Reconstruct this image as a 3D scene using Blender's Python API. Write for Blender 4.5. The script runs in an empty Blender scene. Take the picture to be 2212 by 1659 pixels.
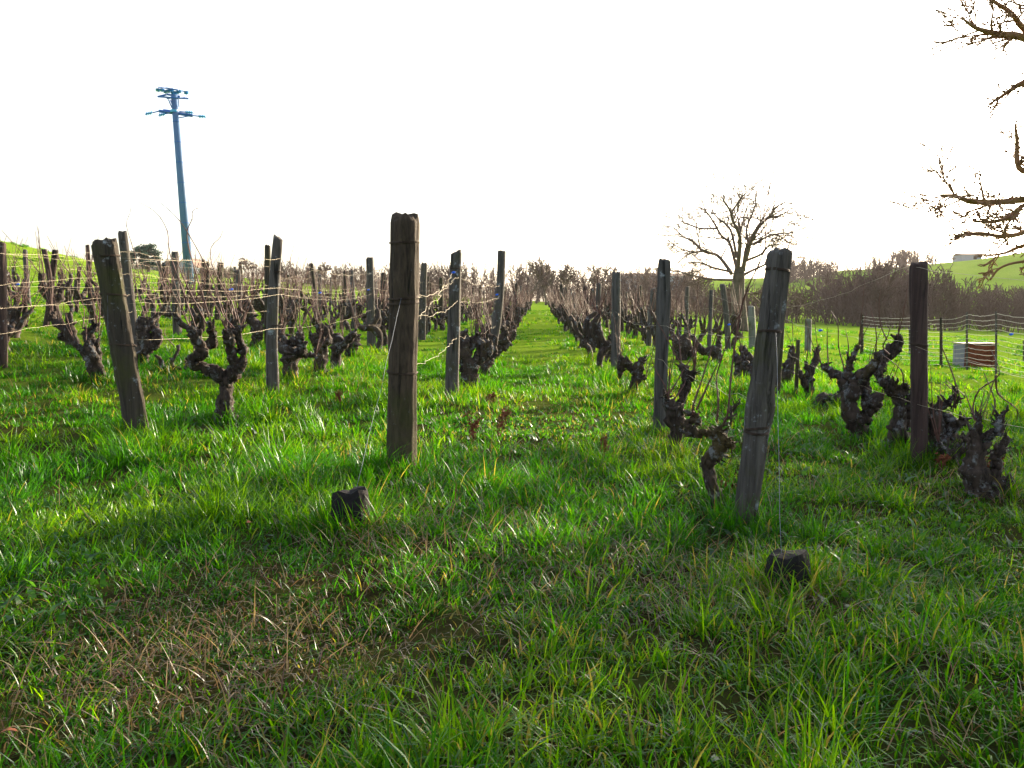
import bpy, math, random
import numpy as np
from mathutils import Vector, Matrix

rng = np.random.default_rng(7)
random.seed(7)
SC = bpy.context.scene
COL = SC.collection
R = math.radians

# ------------------------------------------------------------------ camera
FPX = 800.0                      # focal length in pixels of the 1024 wide frame
PITCH = math.atan(83.0 / FPX)
CAMZ = 1.0
cam_d = bpy.data.cameras.new('camera')
cam_d.sensor_width = 36.0
cam_d.lens = 36.0 * FPX / 1024.0
cam_d.clip_start = 0.05
cam_d.clip_end = 6000
cam = bpy.data.objects.new('camera', cam_d)
COL.objects.link(cam)
cam.location = (0, 0, CAMZ)
cam.rotation_euler = (math.pi / 2 - PITCH, 0, 0)
SC.camera = cam

# ------------------------------------------------------------------ sky, sun, exposure
SUN_AZ, SUN_EL = R(41), R(13.5)   # azimuth to the right of the view direction
world = bpy.data.worlds.new('World')
SC.world = world
world.use_nodes = True
wn = world.node_tree
sky = wn.nodes.new('ShaderNodeTexSky')
sky.sky_type = 'NISHITA'
sky.sun_disc = False
sky.sun_elevation = SUN_EL
sky.sun_rotation = SUN_AZ
sky.altitude = 100
sky.air_density = 1.0
sky.dust_density = 3.0
sky.ozone_density = 1.0
sky_desat = wn.nodes.new('ShaderNodeHueSaturation')      # evenly lowers the saturation of the whole sky
sky_desat.inputs['Saturation'].default_value = 0.6
wn.links.new(sky.outputs[0], sky_desat.inputs['Color'])
wn.links.new(sky_desat.outputs[0], wn.nodes['Background'].inputs[0])
wn.nodes['Background'].inputs[1].default_value = 0.15
sun_d = bpy.data.lights.new('sun', 'SUN')
sun_d.energy = 5.0
sun_d.angle = R(0.6)
sun_d.color = (1.0, 0.82, 0.57)
sun = bpy.data.objects.new('sun', sun_d)
COL.objects.link(sun)
SUN_DIR = Vector((math.sin(SUN_AZ) * math.cos(SUN_EL), math.cos(SUN_AZ) * math.cos(SUN_EL), math.sin(SUN_EL)))
sun.rotation_euler = SUN_DIR.to_track_quat('Z', 'Y').to_euler()
sun.location = (20, 20, 20)
SC.view_settings.view_transform = 'Standard'
SC.view_settings.look = 'None'
SC.view_settings.gamma = 1
SC.view_settings.exposure = 1.6
SC.view_settings.use_curve_mapping = False
SC.cycles.use_denoising = True
SC.cycles.max_bounces = 6
SC.cycles.transparent_max_bounces = 8

# ------------------------------------------------------------------ numeric helpers
def _hash(i, j, k, s):
    n = (i * 374761393 + j * 668265263 + k * 2147483647 + s * 1274126177) & 0xFFFFFFFF
    n = ((n ^ (n >> 13)) * 1274126177) & 0xFFFFFFFF
    n = n ^ (n >> 16)
    return (n & 0xFFFF) / 65535.0

def vnoise(x, y, z=0.0, s=0):
    """smooth value noise, -1..1"""
    x, y, z = np.broadcast_arrays(np.asarray(x, float), np.asarray(y, float), np.asarray(z, float))
    xi, yi, zi = np.floor(x).astype(np.int64), np.floor(y).astype(np.int64), np.floor(z).astype(np.int64)
    fx, fy, fz = x - xi, y - yi, z - zi
    fx, fy, fz = (f * f * (3 - 2 * f) for f in (fx, fy, fz))
    r = 0
    for a in (0, 1):
        for b in (0, 1):
            for c in (0, 1):
                w = (fx if a else 1 - fx) * (fy if b else 1 - fy) * (fz if c else 1 - fz)
                r = r + w * _hash(xi + a, yi + b, zi + c, s)
    return r * 2 - 1

def sstep(a, b, x):
    t = np.clip((x - a) / (b - a), 0, 1)
    return t * t * (3 - 2 * t)

def softplus(x, k=1.0):
    return np.where(x * k > 30, x, np.log1p(np.exp(np.clip(x * k, -30, 30))) / k)

HPX = [-600, 560, 640, 700, 800, 840, 893, 930, 972, 1024, 1400]
HZ = [0, 0, 9, 12, 13, 16, 17, 18.3, 19.6, 22, 25]

def terrain(x, y, fine=True):
    x = np.asarray(x, float); y = np.asarray(y, float)
    z = 0.006 * np.clip(y - 8, 0, 200)
    lf = 0.085 * softplus(-x - 1.3, 1.5)
    z = z + (lf - softplus(lf - 12.0, 1.0)) * sstep(4.5, 10.5, y)
    z = z - 6.0 * (1 - np.exp(-0.07 * softplus(x - 3.2, 1.5) / 6.0))
    r = np.hypot(x, y)
    px = np.where(y > 1, 512 + FPX * x / np.maximum(y, 1), np.where(x > 0, 1400, -600))
    z = z + sstep(105, 345, r) * np.interp(px, HPX, HZ)
    z = z + 1.9 * np.exp(-(((x + 31) / 9.0) ** 2 + ((y - 44) / 10.0) ** 2))
    if fine:
        fade = np.exp(-r / 40.0)
        z = z + fade * (0.035 * vnoise(x * 0.9, y * 0.9, 0, 3) + 0.022 * vnoise(x * 2.6, y * 2.6, 0, 5))
        z = z + 0.12 * sstep(18, 40, r) * vnoise(x * 0.16, y * 0.16, 0, 9)
    return z

def T(x, y):
    return float(terrain(np.array([x]), np.array([y]))[0])

def ray(px, py):
    dx, dv = (px - 512) / FPX, (384 - py) / FPX
    return Vector((dx, math.cos(PITCH) + dv * math.sin(PITCH), -math.sin(PITCH) + dv * math.cos(PITCH)))

def ground_at(px, py, far=400):
    """where the line of sight of a measured pixel meets the ground"""
    d = ray(px, py)
    ts = np.concatenate([np.linspace(0.8, 30, 800), np.linspace(30, far, 1500)])
    zz = CAMZ + ts * d.z - terrain(ts * d.x, ts * d.y)
    k = int(np.argmax(zz < 0))
    if zz[k] >= 0:
        k = len(ts) - 1
    t = ts[k]
    return Vector((t * d.x, t * d.y, CAMZ + t * d.z))

def at_depth(px, py, Y):
    d = ray(px, py)
    t = Y / d.y
    return Vector((t * d.x, Y, CAMZ + t * d.z))

VS = 1024.0 / 2212.0
def v2p(x, y):
    return x * VS, y * VS
ZO = {'A': (0, 850, 1.84375), 'B': (900, 850, 1.84375), 'C': (1700, 850, 1.84375), 'D': (2500, 850, 1.84375),
      'E': (3100, 850, 1.8434), 'R': (2500, 1200, 1.3822), 'Q': (3400, 1350, 2.3707), 'P': (0, 0, 1.0)}
def z2p(reg, x, y):
    ox, oy, s = ZO[reg]
    return (ox + x / s) / 4.0, (oy + y / s) / 4.0

# ------------------------------------------------------------------ mesh helpers
class MB:
    """collects quads and triangles for one mesh"""
    def __init__(self):
        self.v, self.q, self.t, self.n, self.qm, self.tm = [], [], [], 0, [], []
    def add(self, v, q=None, t=None, m=0):
        v = np.asarray(v, float).reshape(-1, 3)
        self.v.append(v)
        if q is not None and len(q):
            q = np.asarray(q, np.int64).reshape(-1, 4); self.q.append(q + self.n); self.qm.append(np.full(len(q), m))
        if t is not None and len(t):
            t = np.asarray(t, np.int64).reshape(-1, 3); self.t.append(t + self.n); self.tm.append(np.full(len(t), m))
        self.n += len(v)
        return self
    def box(self, x0, x1, y0, y1, z0, z1, m=0):
        v = [(x, y, z) for z in (z0, z1) for y in (y0, y1) for x in (x0, x1)]
        q = [(0, 2, 3, 1), (4, 5, 7, 6), (0, 1, 5, 4), (2, 6, 7, 3), (0, 4, 6, 2), (1, 3, 7, 5)]
        return self.add(v, q, m=m)
    def tube(self, pts, rad, k=8, lump=0.0, freq=30.0, seed=0, m=0, cap=True, offs=(0, 0, 0)):
        pts = np.asarray(pts, float); n = len(pts)
        rad = np.broadcast_to(np.asarray(rad, float), (n,)).copy()
        tan = np.gradient(pts, axis=0)
        tan /= np.maximum(np.linalg.norm(tan, axis=1, keepdims=True), 1e-9)
        ref = np.array([1.0, 0, 0]) if abs(tan[0][0]) < 0.8 else np.array([0, 1.0, 0])
        u = ref - tan[0] * ref.dot(tan[0]); u /= np.linalg.norm(u)
        ang = np.arange(k) * 2 * math.pi / k
        if k <= 6 and not lump:
            mt = pts[-1] - pts[0]
            ref = np.eye(3)[int(np.argmin(np.abs(mt)))]
            U = np.cross(tan, ref); U /= np.maximum(np.linalg.norm(U, axis=1, keepdims=True), 1e-6)
            W_ = np.cross(tan, U)
            D = np.cos(ang)[None, :, None] * U[:, None] + np.sin(ang)[None, :, None] * W_[:, None]
        else:
            D = np.empty((n, k, 3))
            for i in range(n):
                u = u - tan[i] * u.dot(tan[i]); u /= max(np.linalg.norm(u), 1e-9)
                D[i] = np.cos(ang)[:, None] * u + np.sin(ang)[:, None] * np.cross(tan[i], u)
        V = (pts[:, None] + D * rad[:, None, None]).reshape(-1, 3)
        if lump:
            D = D.reshape(-1, 3)
            rr = np.repeat(rad, k)
            o = np.asarray(offs)
            W = V + o
            sl = np.concatenate([[0], np.cumsum(np.linalg.norm(np.diff(pts, axis=0), axis=1))])
            fib = vnoise(np.tile(np.arange(k) * 1.0, n), np.repeat(sl * 11.0, k), seed, 77) + 0.7 * vnoise(np.tile(np.arange(k) * 0.5, n), np.repeat(sl * 30.0, k), seed, 78)
            nz = 0.75 * fib + 0.6 * vnoise(W[:, 0] * freq, W[:, 1] * freq, W[:, 2] * freq * 0.6, seed) + 0.6 * vnoise(W[:, 0] * freq * 2.3, W[:, 1] * freq * 2.3, W[:, 2] * freq * 1.4, seed + 1)
            V = V + D * (rr * lump * nz)[:, None]
        i = np.arange(n - 1)[:, None] * k; j = np.arange(k)[None, :]; j2 = (j + 1) % k
        Q = np.stack([i + j, i + j2, i + k + j2, i + k + j], -1).reshape(-1, 4)
        Tt = None
        if cap:
            V = np.vstack([V, pts[0], pts[-1]])
            a = n * k; jj = np.arange(k); j2 = (jj + 1) % k
            Tt = np.vstack([np.stack([np.full(k, a), j2, jj], -1), np.stack([np.full(k, a + 1), (n - 1) * k + jj, (n - 1) * k + j2], -1)])
        return self.add(V, Q, Tt, m)
    def arrays(self):
        return np.vstack(self.v), (np.vstack(self.q) if self.q else np.zeros((0, 4), int)), (np.vstack(self.t) if self.t else np.zeros((0, 3), int))
    def mesh(self, name, mats, smooth=True):
        V, Q, Tt = self.arrays()
        me = bpy.data.meshes.new(name)
        nq, nt = len(Q), len(Tt)
        me.vertices.add(len(V)); me.vertices.foreach_set('co', V.astype(np.float32).ravel())
        me.loops.add(nq * 4 + nt * 3)
        me.loops.foreach_set('vertex_index', np.concatenate([Q.ravel(), Tt.ravel()]).astype(np.int32))
        me.polygons.add(nq + nt)
        st = np.concatenate([np.arange(nq) * 4, nq * 4 + np.arange(nt) * 3]).astype(np.int32)
        me.polygons.foreach_set('loop_start', st)
        mi = np.concatenate([np.concatenate(self.qm) if self.qm else np.zeros(0), np.concatenate(self.tm) if self.tm else np.zeros(0)]).astype(np.int32)
        me.polygons.foreach_set('material_index', mi)
        me.polygons.foreach_set('use_smooth', np.full(nq + nt, smooth))
        me.update(calc_edges=True)
        for m in (mats if isinstance(mats, (list, tuple)) else [mats]):
            me.materials.append(m)
        return me
    def build(self, name, mats, parent=None, loc=None, smooth=True):
        o = bpy.data.objects.new(name, self.mesh(name, mats, smooth))
        COL.objects.link(o)
        if loc is not None:
            o.location = loc
        if parent is not None:
            o.parent = parent
        return o

def tag(o, label=None, cat=None, group=None, kind=None):
    if label: o['label'] = label
    if cat: o['category'] = cat
    if group: o['group'] = group
    if kind: o['kind'] = kind
    return o

def empty(name, loc):
    o = bpy.data.objects.new(name, None)
    o.empty_display_size = 0.1
    COL.objects.link(o)
    o.location = loc
    return o

def smooth_path(pts, rad, sub=5):
    """Catmull-Rom through the points"""
    P = [np.asarray(p, float) for p in pts]
    rad = list(np.broadcast_to(np.asarray(rad, float), (len(P),)))
    if len(P) < 3:
        ts = np.linspace(0, 1, sub + 1)[:, None]
        return P[0] * (1 - ts) + P[-1] * ts, np.interp(ts[:, 0], [0, 1], [rad[0], rad[-1]])
    Q = [2 * P[0] - P[1]] + P + [2 * P[-1] - P[-2]]
    out, ro = [], []
    for i in range(len(P) - 1):
        p0, p1, p2, p3 = Q[i:i + 4]
        for s in range(sub):
            t = s / sub
            out.append(0.5 * ((2 * p1) + (-p0 + p2) * t + (2 * p0 - 5 * p1 + 4 * p2 - p3) * t * t + (-p0 + 3 * p1 - 3 * p2 + p3) * t ** 3))
            ro.append(rad[i] * (1 - t) + rad[i + 1] * t)
    out.append(P[-1]); ro.append(rad[-1])
    return np.array(out), np.array(ro)

# ------------------------------------------------------------------ materials
def nodes_of(name):
    m = bpy.data.materials.new(name); m.use_nodes = True
    nt = m.node_tree
    return m, nt, nt.nodes['Principled BSDF'], nt.nodes.new, nt.links.new

def ramp(new, stops):
    r = new('ShaderNodeValToRGB')
    e = r.color_ramp.elements
    while len(e) < len(stops): e.new(0.5)
    for el, (p, c) in zip(e, stops):
        el.position = p; el.color = (*c, 1) if len(c) == 3 else c
    return r

def noise(new, link, vec, scale, detail=6, rough=0.6, dist=0.0):
    n = new('ShaderNodeTexNoise')
    n.inputs['Scale'].default_value = scale; n.inputs['Detail'].default_value = detail
    n.inputs['Roughness'].default_value = rough; n.inputs['Distortion'].default_value = dist
    if vec is not None: link(vec, n.inputs['Vector'])
    return n

def mixc(new, link, fac, a, b, mode='MIX'):
    m = new('ShaderNodeMix'); m.data_type = 'RGBA'; m.blend_type = mode
    for sock, v in ((m.inputs[0], fac), (m.inputs[6], a), (m.inputs[7], b)):
        if isinstance(v, (int, float)): sock.default_value = v
        elif isinstance(v, tuple): sock.default_value = (*v, 1)
        else: link(v, sock)
    return m.outputs[2]

def scaled(new, link, vec, s):
    m = new('ShaderNodeMapping'); m.inputs['Scale'].default_value = s
    link(vec, m.inputs['Vector']); return m.outputs[0]

def mat_wood(name, dark, light, lichen=(0.34, 0.38, 0.42), lich=0.66, moss=(0.05, 0.052, 0.014), mossy=0.5, bark=False):
    m, nt, b, new, link = nodes_of(name)
    tc = new('ShaderNodeTexCoord'); oi = new('ShaderNodeObjectInfo')
    off = new('ShaderNodeVectorMath'); off.operation = 'MULTIPLY_ADD'
    comb = new('ShaderNodeCombineXYZ')
    for i in range(3): link(oi.outputs['Random'], comb.inputs[i])
    link(comb.outputs[0], off.inputs[0]); off.inputs[1].default_value = (13, 7, 9); link(tc.outputs['Object'], off.inputs[2])
    vec = off.outputs[0]
    gr = noise(new, link, scaled(new, link, vec, (38, 38, 2.2) if not bark else (30, 30, 7)), 1.0, 9, 0.68, 0.4)
    r1 = ramp(new, [(0.28, dark), (0.5, tuple((a + c) / 2 for a, c in zip(dark, light))), (0.74, light)])
    link(gr.outputs[0], r1.inputs[0])
    crack = noise(new, link, scaled(new, link, vec, (26, 26, 2.0)), 1.0, 6, 0.6, 0.6)
    rc = ramp(new, [(0.33, (0.25, 0.25, 0.25)), (0.42, (1, 1, 1))]); link(crack.outputs[0], rc.inputs[0])
    c = mixc(new, link, 1.0, r1.outputs[0], rc.outputs[0], 'MULTIPLY')
    big = noise(new, link, vec, 2.4, 5, 0.6)
    rm = ramp(new, [(mossy, (0, 0, 0)), (mossy + 0.16, (0.75, 0.75, 0.75))]); link(big.outputs[0], rm.inputs[0])
    c = mixc(new, link, rm.outputs[0], c, moss)
    sp = noise(new, link, vec, 11 if not bark else 15, 9, 0.72)
    rl = ramp(new, [(lich - 0.02, (0, 0, 0)), (lich + 0.07, (0.75, 0.75, 0.75))]); link(sp.outputs[0], rl.inputs[0])
    c = mixc(new, link, rl.outputs[0], c, lichen)
    link(c, b.inputs['Base Color'])
    b.inputs['Roughness'].default_value = 0.85
    b.inputs['Specular IOR Level'].default_value = 0.25
    bp = new('ShaderNodeBump'); bp.inputs['Strength'].default_value = 0.9; bp.inputs['Distance'].default_value = 0.012
    mul = new('ShaderNodeMath'); mul.operation = 'MULTIPLY_ADD'
    link(rc.outputs[0], mul.inputs[0]); mul.inputs[1].default_value = 0.6; link(gr.outputs[0], mul.inputs[2])
    link(mul.outputs[0], bp.inputs['Height']); link(bp.outputs[0], b.inputs['Normal'])
    return m

M = {}
M['post_brown'] = mat_wood('post_brown', (0.016, 0.011, 0.008), (0.088, 0.062, 0.042), lich=0.66, mossy=0.52, bark=True)
M['post_dark'] = mat_wood('post_dark', (0.014, 0.011, 0.009), (0.07, 0.056, 0.043), lich=0.64, mossy=0.5)
M['post_grey'] = mat_wood('post_grey', (0.024, 0.020, 0.018), (0.130, 0.115, 0.105), lich=0.6, mossy=0.56)
M['post_blue'] = mat_wood('post_blue', (0.024, 0.021, 0.019), (0.125, 0.115, 0.110), lich=0.62, mossy=0.66)
M['post_red'] = mat_wood('post_red', (0.018, 0.011, 0.010), (0.085, 0.052, 0.047), lich=0.63, mossy=0.56)
M['post_concrete'] = mat_wood('post_concrete', (0.10, 0.105, 0.10), (0.22, 0.225, 0.22), lich=0.62, mossy=0.52)
M['vine_bark'] = mat_wood('vine_bark', (0.008, 0.006, 0.005), (0.080, 0.055, 0.043), lichen=(0.20, 0.21, 0.22), lich=0.56, moss=(0.075, 0.055, 0.012), mossy=0.57, bark=True)

def mat_plain(name, c, rough=0.8, metal=0.0, var=0.3, scale=8.0, spec=0.3, bump=0.0):
    m, nt, b, new, link = nodes_of(name)
    tc = new('ShaderNodeTexCoord')
    n = noise(new, link, tc.outputs['Object'], scale, 5, 0.6)
    r = ramp(new, [(0.25, tuple(x * (1 - var) for x in c)), (0.75, tuple(min(1, x * (1 + var)) for x in c))])
    link(n.outputs[0], r.inputs[0]); link(r.outputs[0], b.inputs['Base Color'])
    b.inputs['Roughness'].default_value = rough; b.inputs['Metallic'].default_value = metal
    b.inputs['Specular IOR Level'].default_value = spec
    if bump:
        bp = new('ShaderNodeBump'); bp.inputs['Strength'].default_value = bump; bp.inputs['Distance'].default_value = 0.02
        link(n.outputs[0], bp.inputs['Height']); link(bp.outputs[0], b.inputs['Normal'])
    return m
M['cane'] = mat_plain('cane', (0.10, 0.045, 0.038), 0.6, var=0.4, scale=20)
M['wire'] = mat_plain('wire', (0.36, 0.32, 0.25), 0.5, metal=1.0, var=0.15, scale=30)
M['rusty_wire'] = mat_plain('rusty_wire', (0.06, 0.04, 0.03), 0.7, metal=0.4, var=0.4, scale=60)
M['fence_wire'] = mat_plain('fence_wire', (0.62, 0.58, 0.5), 0.45, metal=1.0, var=0.15, scale=30)
M['stay_wire'] = mat_plain('stay_wire', (0.16, 0.18, 0.22), 0.6, metal=0.7, var=0.2, scale=40)
M['clip_blue'] = mat_plain('clip_blue', (0.01, 0.12, 0.75), 0.4, var=0.1)
M['anchor'] = mat_plain('anchor', (0.010, 0.008, 0.008), 0.9, var=0.5, scale=14, bump=0.8)
M['bark_tree'] = mat_plain('bark_tree', (0.10, 0.078, 0.06), 0.9, var=0.4, scale=6, bump=0.5)
M['twig'] = mat_plain('twig', (0.13, 0.088, 0.075), 0.85, var=0.3, scale=2)
M['twig_warm'] = mat_plain('twig_warm', (0.24, 0.13, 0.07), 0.8, var=0.3, scale=3)  # warmer than the other twigs: orange backlit glare put into the colour
M['wood_twig'] = mat_plain('wood_twig', (0.105, 0.066, 0.056), 0.9, var=0.35, scale=0.12)
M['conifer'] = mat_plain('conifer', (0.03, 0.075, 0.05), 0.8, var=0.4, scale=2)
M['hedge'] = mat_plain('hedge', (0.055, 0.07, 0.03), 0.8, var=0.4, scale=1)
M['white_wall'] = mat_plain('white_wall', (0.26, 0.30, 0.37), 0.9, var=0.06, scale=2)
M['roof_tile'] = mat_plain('roof_tile', (0.20, 0.13, 0.10), 0.85, var=0.3, scale=3)
M['glass_dark'] = mat_plain('glass_dark', (0.03, 0.035, 0.045), 0.2, var=0.1)
M['pole_halo_blue'] = mat_plain('pole_halo_blue', (0.07, 0.15, 0.30), 0.6, var=0.12, scale=0.8)  # blue halo of the bright sky round the pole, painted as its colour
M['arm_blue'] = mat_plain('arm_blue', (0.03, 0.12, 0.42), 0.5, var=0.15, scale=2)
M['insulator'] = mat_plain('insulator', (0.03, 0.30, 0.60), 0.25, var=0.15, scale=3, spec=0.5)
M['crate_brown'] = mat_plain('crate_brown', (0.16, 0.042, 0.02), 0.8, var=0.35, scale=9)
M['crate_white'] = mat_plain('crate_white', (0.22, 0.22, 0.27), 0.7, var=0.12, scale=6)
M['crate_lid'] = mat_plain('crate_lid', (0.30, 0.25, 0.22), 0.7, var=0.3, scale=8)
M['fence_green'] = mat_plain('fence_green', (0.10, 0.12, 0.085), 0.75, var=0.25, scale=6)
M['dock'] = mat_plain('dock', (0.16, 0.05, 0.022), 0.85, var=0.4, scale=40)

def mat_ground():
    m, nt, b, new, link = nodes_of('meadow_ground')
    g = new('ShaderNodeNewGeometry')
    ln = new('ShaderNodeVectorMath'); ln.operation = 'LENGTH'; link(g.outputs['Position'], ln.inputs[0])
    n1 = noise(new, link, g.outputs['Position'], 2.6, 10, 0.72)
    n2 = noise(new, link, g.outputs['Position'], 0.05, 5, 0.6)
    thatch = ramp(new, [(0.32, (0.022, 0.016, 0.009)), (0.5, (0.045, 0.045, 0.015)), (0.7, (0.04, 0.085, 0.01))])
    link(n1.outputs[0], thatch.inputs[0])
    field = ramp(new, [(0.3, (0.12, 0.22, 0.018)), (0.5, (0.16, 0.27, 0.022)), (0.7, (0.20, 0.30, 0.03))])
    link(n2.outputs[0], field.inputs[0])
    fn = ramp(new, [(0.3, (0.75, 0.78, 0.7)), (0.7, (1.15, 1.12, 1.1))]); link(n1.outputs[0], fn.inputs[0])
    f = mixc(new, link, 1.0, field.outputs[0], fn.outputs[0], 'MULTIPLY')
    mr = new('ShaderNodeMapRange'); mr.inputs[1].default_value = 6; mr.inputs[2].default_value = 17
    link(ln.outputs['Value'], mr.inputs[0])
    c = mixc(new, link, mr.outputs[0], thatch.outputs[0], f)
    link(c, b.inputs['Base Color']); b.inputs['Roughness'].default_value = 0.9
    b.inputs['Specular IOR Level'].default_value = 0.0
    bp = new('ShaderNodeBump'); bp.inputs['Strength'].default_value = 0.7; bp.inputs['Distance'].default_value = 0.15
    link(n1.outputs[0], bp.inputs['Height']); link(bp.outputs[0], b.inputs['Normal'])
    return m
M['ground'] = mat_ground()

def mat_blade(name, gloss=0.014, trans=0.62, warm=(1.45, 1.35, 0.4)):
    m = bpy.data.materials.new(name); m.use_nodes = True
    nt = m.node_tree; new, link = nt.nodes.new, nt.links.new
    nt.nodes.remove(nt.nodes['Principled BSDF'])
    out = nt.nodes['Material Output']
    at = new('ShaderNodeAttribute'); at.attribute_name = 'col'
    d = new('ShaderNodeBsdfDiffuse'); link(at.outputs['Color'], d.inputs['Color'])
    t = new('ShaderNodeBsdfTranslucent')
    link(mixc(new, link, 1.0, at.outputs['Color'], warm, 'MULTIPLY'), t.inputs['Color'])
    mx = new('ShaderNodeMixShader'); mx.inputs[0].default_value = trans
    link(d.outputs[0], mx.inputs[1]); link(t.outputs[0], mx.inputs[2])
    gl = new('ShaderNodeBsdfGlossy'); gl.inputs['Roughness'].default_value = 0.38
    gl.inputs['Color'].default_value = (0.85, 0.92, 1.0, 1)
    lw = new('ShaderNodeLayerWeight'); lw.inputs['Blend'].default_value = 0.22
    mr = new('ShaderNodeMapRange'); mr.inputs[3].default_value = gloss * 0.35; mr.inputs[4].default_value = gloss * 3.0
    link(lw.outputs['Fresnel'], mr.inputs[0])
    m2 = new('ShaderNodeMixShader'); link(mr.outputs[0], m2.inputs[0])
    link(mx.outputs[0], m2.inputs[1]); link(gl.outputs[0], m2.inputs[2])
    link(m2.outputs[0], out.inputs['Surface'])
    return m
M['blade'] = mat_blade('grass_blade')
M['straw'] = mat_blade('straw_blade', 0.02, 0.4, (1.1, 1.0, 0.8))

# ------------------------------------------------------------------ ground sheet
def build_ground():
    na, nr = 360, 180
    # finer azimuth steps ahead of the viewer
    front = np.linspace(-50, 50, 270); back = np.linspace(50, 310, na - 270 + 1)[1:-1]
    az = np.radians(np.concatenate([front, back])); na = len(az)
    rr = np.concatenate([[0.05], np.geomspace(0.3, 900, nr - 1)])
    A, RR = np.meshgrid(az, rr)
    X, Y = RR * np.sin(A), RR * np.cos(A)
    Z = terrain(X, Y)
    V = np.stack([X, Y, Z], -1).reshape(-1, 3)
    i = np.arange(nr - 1)[:, None] * na; j = np.arange(na)[None, :]; j2 = (j + 1) % na
    Q = np.stack([i + j, i + na + j, i + na + j2, i + j2], -1).reshape(-1, 4)
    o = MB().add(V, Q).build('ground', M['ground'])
    tag(o, kind='structure')
build_ground()

# ------------------------------------------------------------------ bare trees
def grow(rs, p, d, length, r, level, maxlev, out, kids, spread, up, rmin, ratio=0.62, nseg=None, jitter=0.16):
    n = nseg or (5 if level <= 1 else 3)
    pts, rad = [np.array(p, float)], [r]
    d = np.array(d, float) / np.linalg.norm(d)
    dirs = [d]
    for i in range(n):
        d = d + rs.normal(0, jitter, 3) + np.array([0, 0, up * (0.5 if level == 0 else 1.0)])
        d = d / np.linalg.norm(d)
        pts.append(pts[-1] + d * length / n); dirs.append(d)
        rad.append(max(rmin * 0.8, r * (1 - 0.62 * (i + 1) / n)))
    out.append((np.array(pts), np.array(rad), level))
    if level >= maxlev:
        return
    nk = kids[min(level, len(kids) - 1)]
    for k in range(nk):
        t = (0.32 if level else 0.42) + (0.68 if level else 0.58) * (k + rs.uniform(0.1, 0.9)) / nk
        t = min(t, 0.99)
        f = t * n; i = int(f); f -= i
        q = pts[i] * (1 - f) + pts[i + 1] * f
        base = dirs[min(i + 1, n)]
        side = rs.normal(0, 1, 3); side -= base * side.dot(base); side /= np.linalg.norm(side)
        a = spread * rs.uniform(0.6, 1.25)
        nd = base * math.cos(a) + side * math.sin(a)
        if level >= 1: nd[2] *= 0.8
        rr = (rad[i] * (1 - f) + rad[i + 1] * f)
        grow(rs, q, nd, length * ratio * rs.uniform(0.7, 1.15) * (1.05 - 0.3 * t), max(rmin, rr * rs.uniform(0.5, 0.7)), level + 1, maxlev, out, kids, spread, up, rmin, ratio, None, jitter)

def tree_meshes(branches, split=1):
    tr, cr = MB(), MB()
    for pts, rad, lv in branches:
        mb = tr if lv < split else cr
        mb.tube(pts, rad, 9 if lv == 0 else (6 if lv == 1 else (4 if lv == 2 else 3)), cap=(lv < 2))
    return tr, cr

def bare_tree(name, label, loc, H, r0, seed, kids=(7, 6, 6, 5), maxlev=4, spread=0.75, up=0.05, rmin=0.012, group=None, lean=(0, 0, 1), trunk_frac=0.55, cat='tree'):
    rs = np.random.default_rng(seed)
    out = []
    grow(rs, (0, 0, -0.15), lean, H * trunk_frac, r0, 0, maxlev, out, kids, spread, up, rmin)
    top = max(p[:, 2].max() for p, r, l in out)
    out = [(p * (H / top), r, l) for p, r, l in out]
    root = empty(name, loc)
    tag(root, label, cat, group)
    tr, cr = tree_meshes(out, 1)
    tr.build('trunk', M['bark_tree'], root); cr.build('crown', M['twig'], root)
    return root

# the solitary spreading tree beyond the right hand rows
P = ground_at(741, 331)
rs = np.random.default_rng(21)
out = []
def zT(x, y): return ((2600 + x / 2.7657) / 4, (650 + y / 2.7657) / 4)
def loc_T(x, y, dy=0.0): return np.array(at_depth(*zT(x, y), P.y + dy) - P)
foot = np.array([0, 0, -0.3])
out.append((*smooth_path([foot, loc_T(975, 1420), loc_T(985, 1250), loc_T(985, 1150)], [0.36, 0.27, 0.25, 0.17], 4), 0))
BOUGHS = [(15, (900, 1230), (870, 1170), (760, 1040), (590, 960), (480, 870), (350, 810), (235, 710)), (9, (620, 975), (540, 1000), (430, 1040), (300, 1110)), (13, (960, 1180), (945, 1100), (880, 920), (800, 800), (700, 650), (590, 520), (530, 490)),
          (8, (740, 730), (570, 720), (430, 700), (330, 650)), (17, (965, 1200), (960, 1000), (980, 800), (930, 640), (900, 540), (830, 440), (820, 370)), (8, (905, 545), (960, 430), (1060, 350)),
          (14, (1010, 1200), (1070, 960), (1060, 820), (1090, 700), (1150, 520), (1190, 340)), (16, (1030, 1200), (1060, 1060), (1140, 900), (1200, 720), (1320, 620), (1400, 500), (1480, 440)), (9, (1140, 905), (1280, 820), (1420, 750), (1600, 800)),
          (10, (1050, 1090), (1200, 1000), (1300, 930), (1430, 920)), (8, (1210, 715), (1330, 620), (1450, 580), (1580, 530)), (9, (900, 1210), (700, 1160), (540, 1120), (440, 1100)), (10, (930, 1300), (700, 1270), (520, 1270), (330, 1210), (220, 1190)),
          (10, (1040, 1240), (1200, 1150), (1500, 1050), (1800, 1060)), (9, (990, 1440), (1200, 1440), (1400, 1400)), (9, (975, 900), (1000, 750), (1000, 620), (1080, 590)), (10, (960, 1050), (900, 760), (760, 600), (690, 560)), (10, (1030, 1150), (1080, 900), (1260, 600), (1300, 480))]
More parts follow.
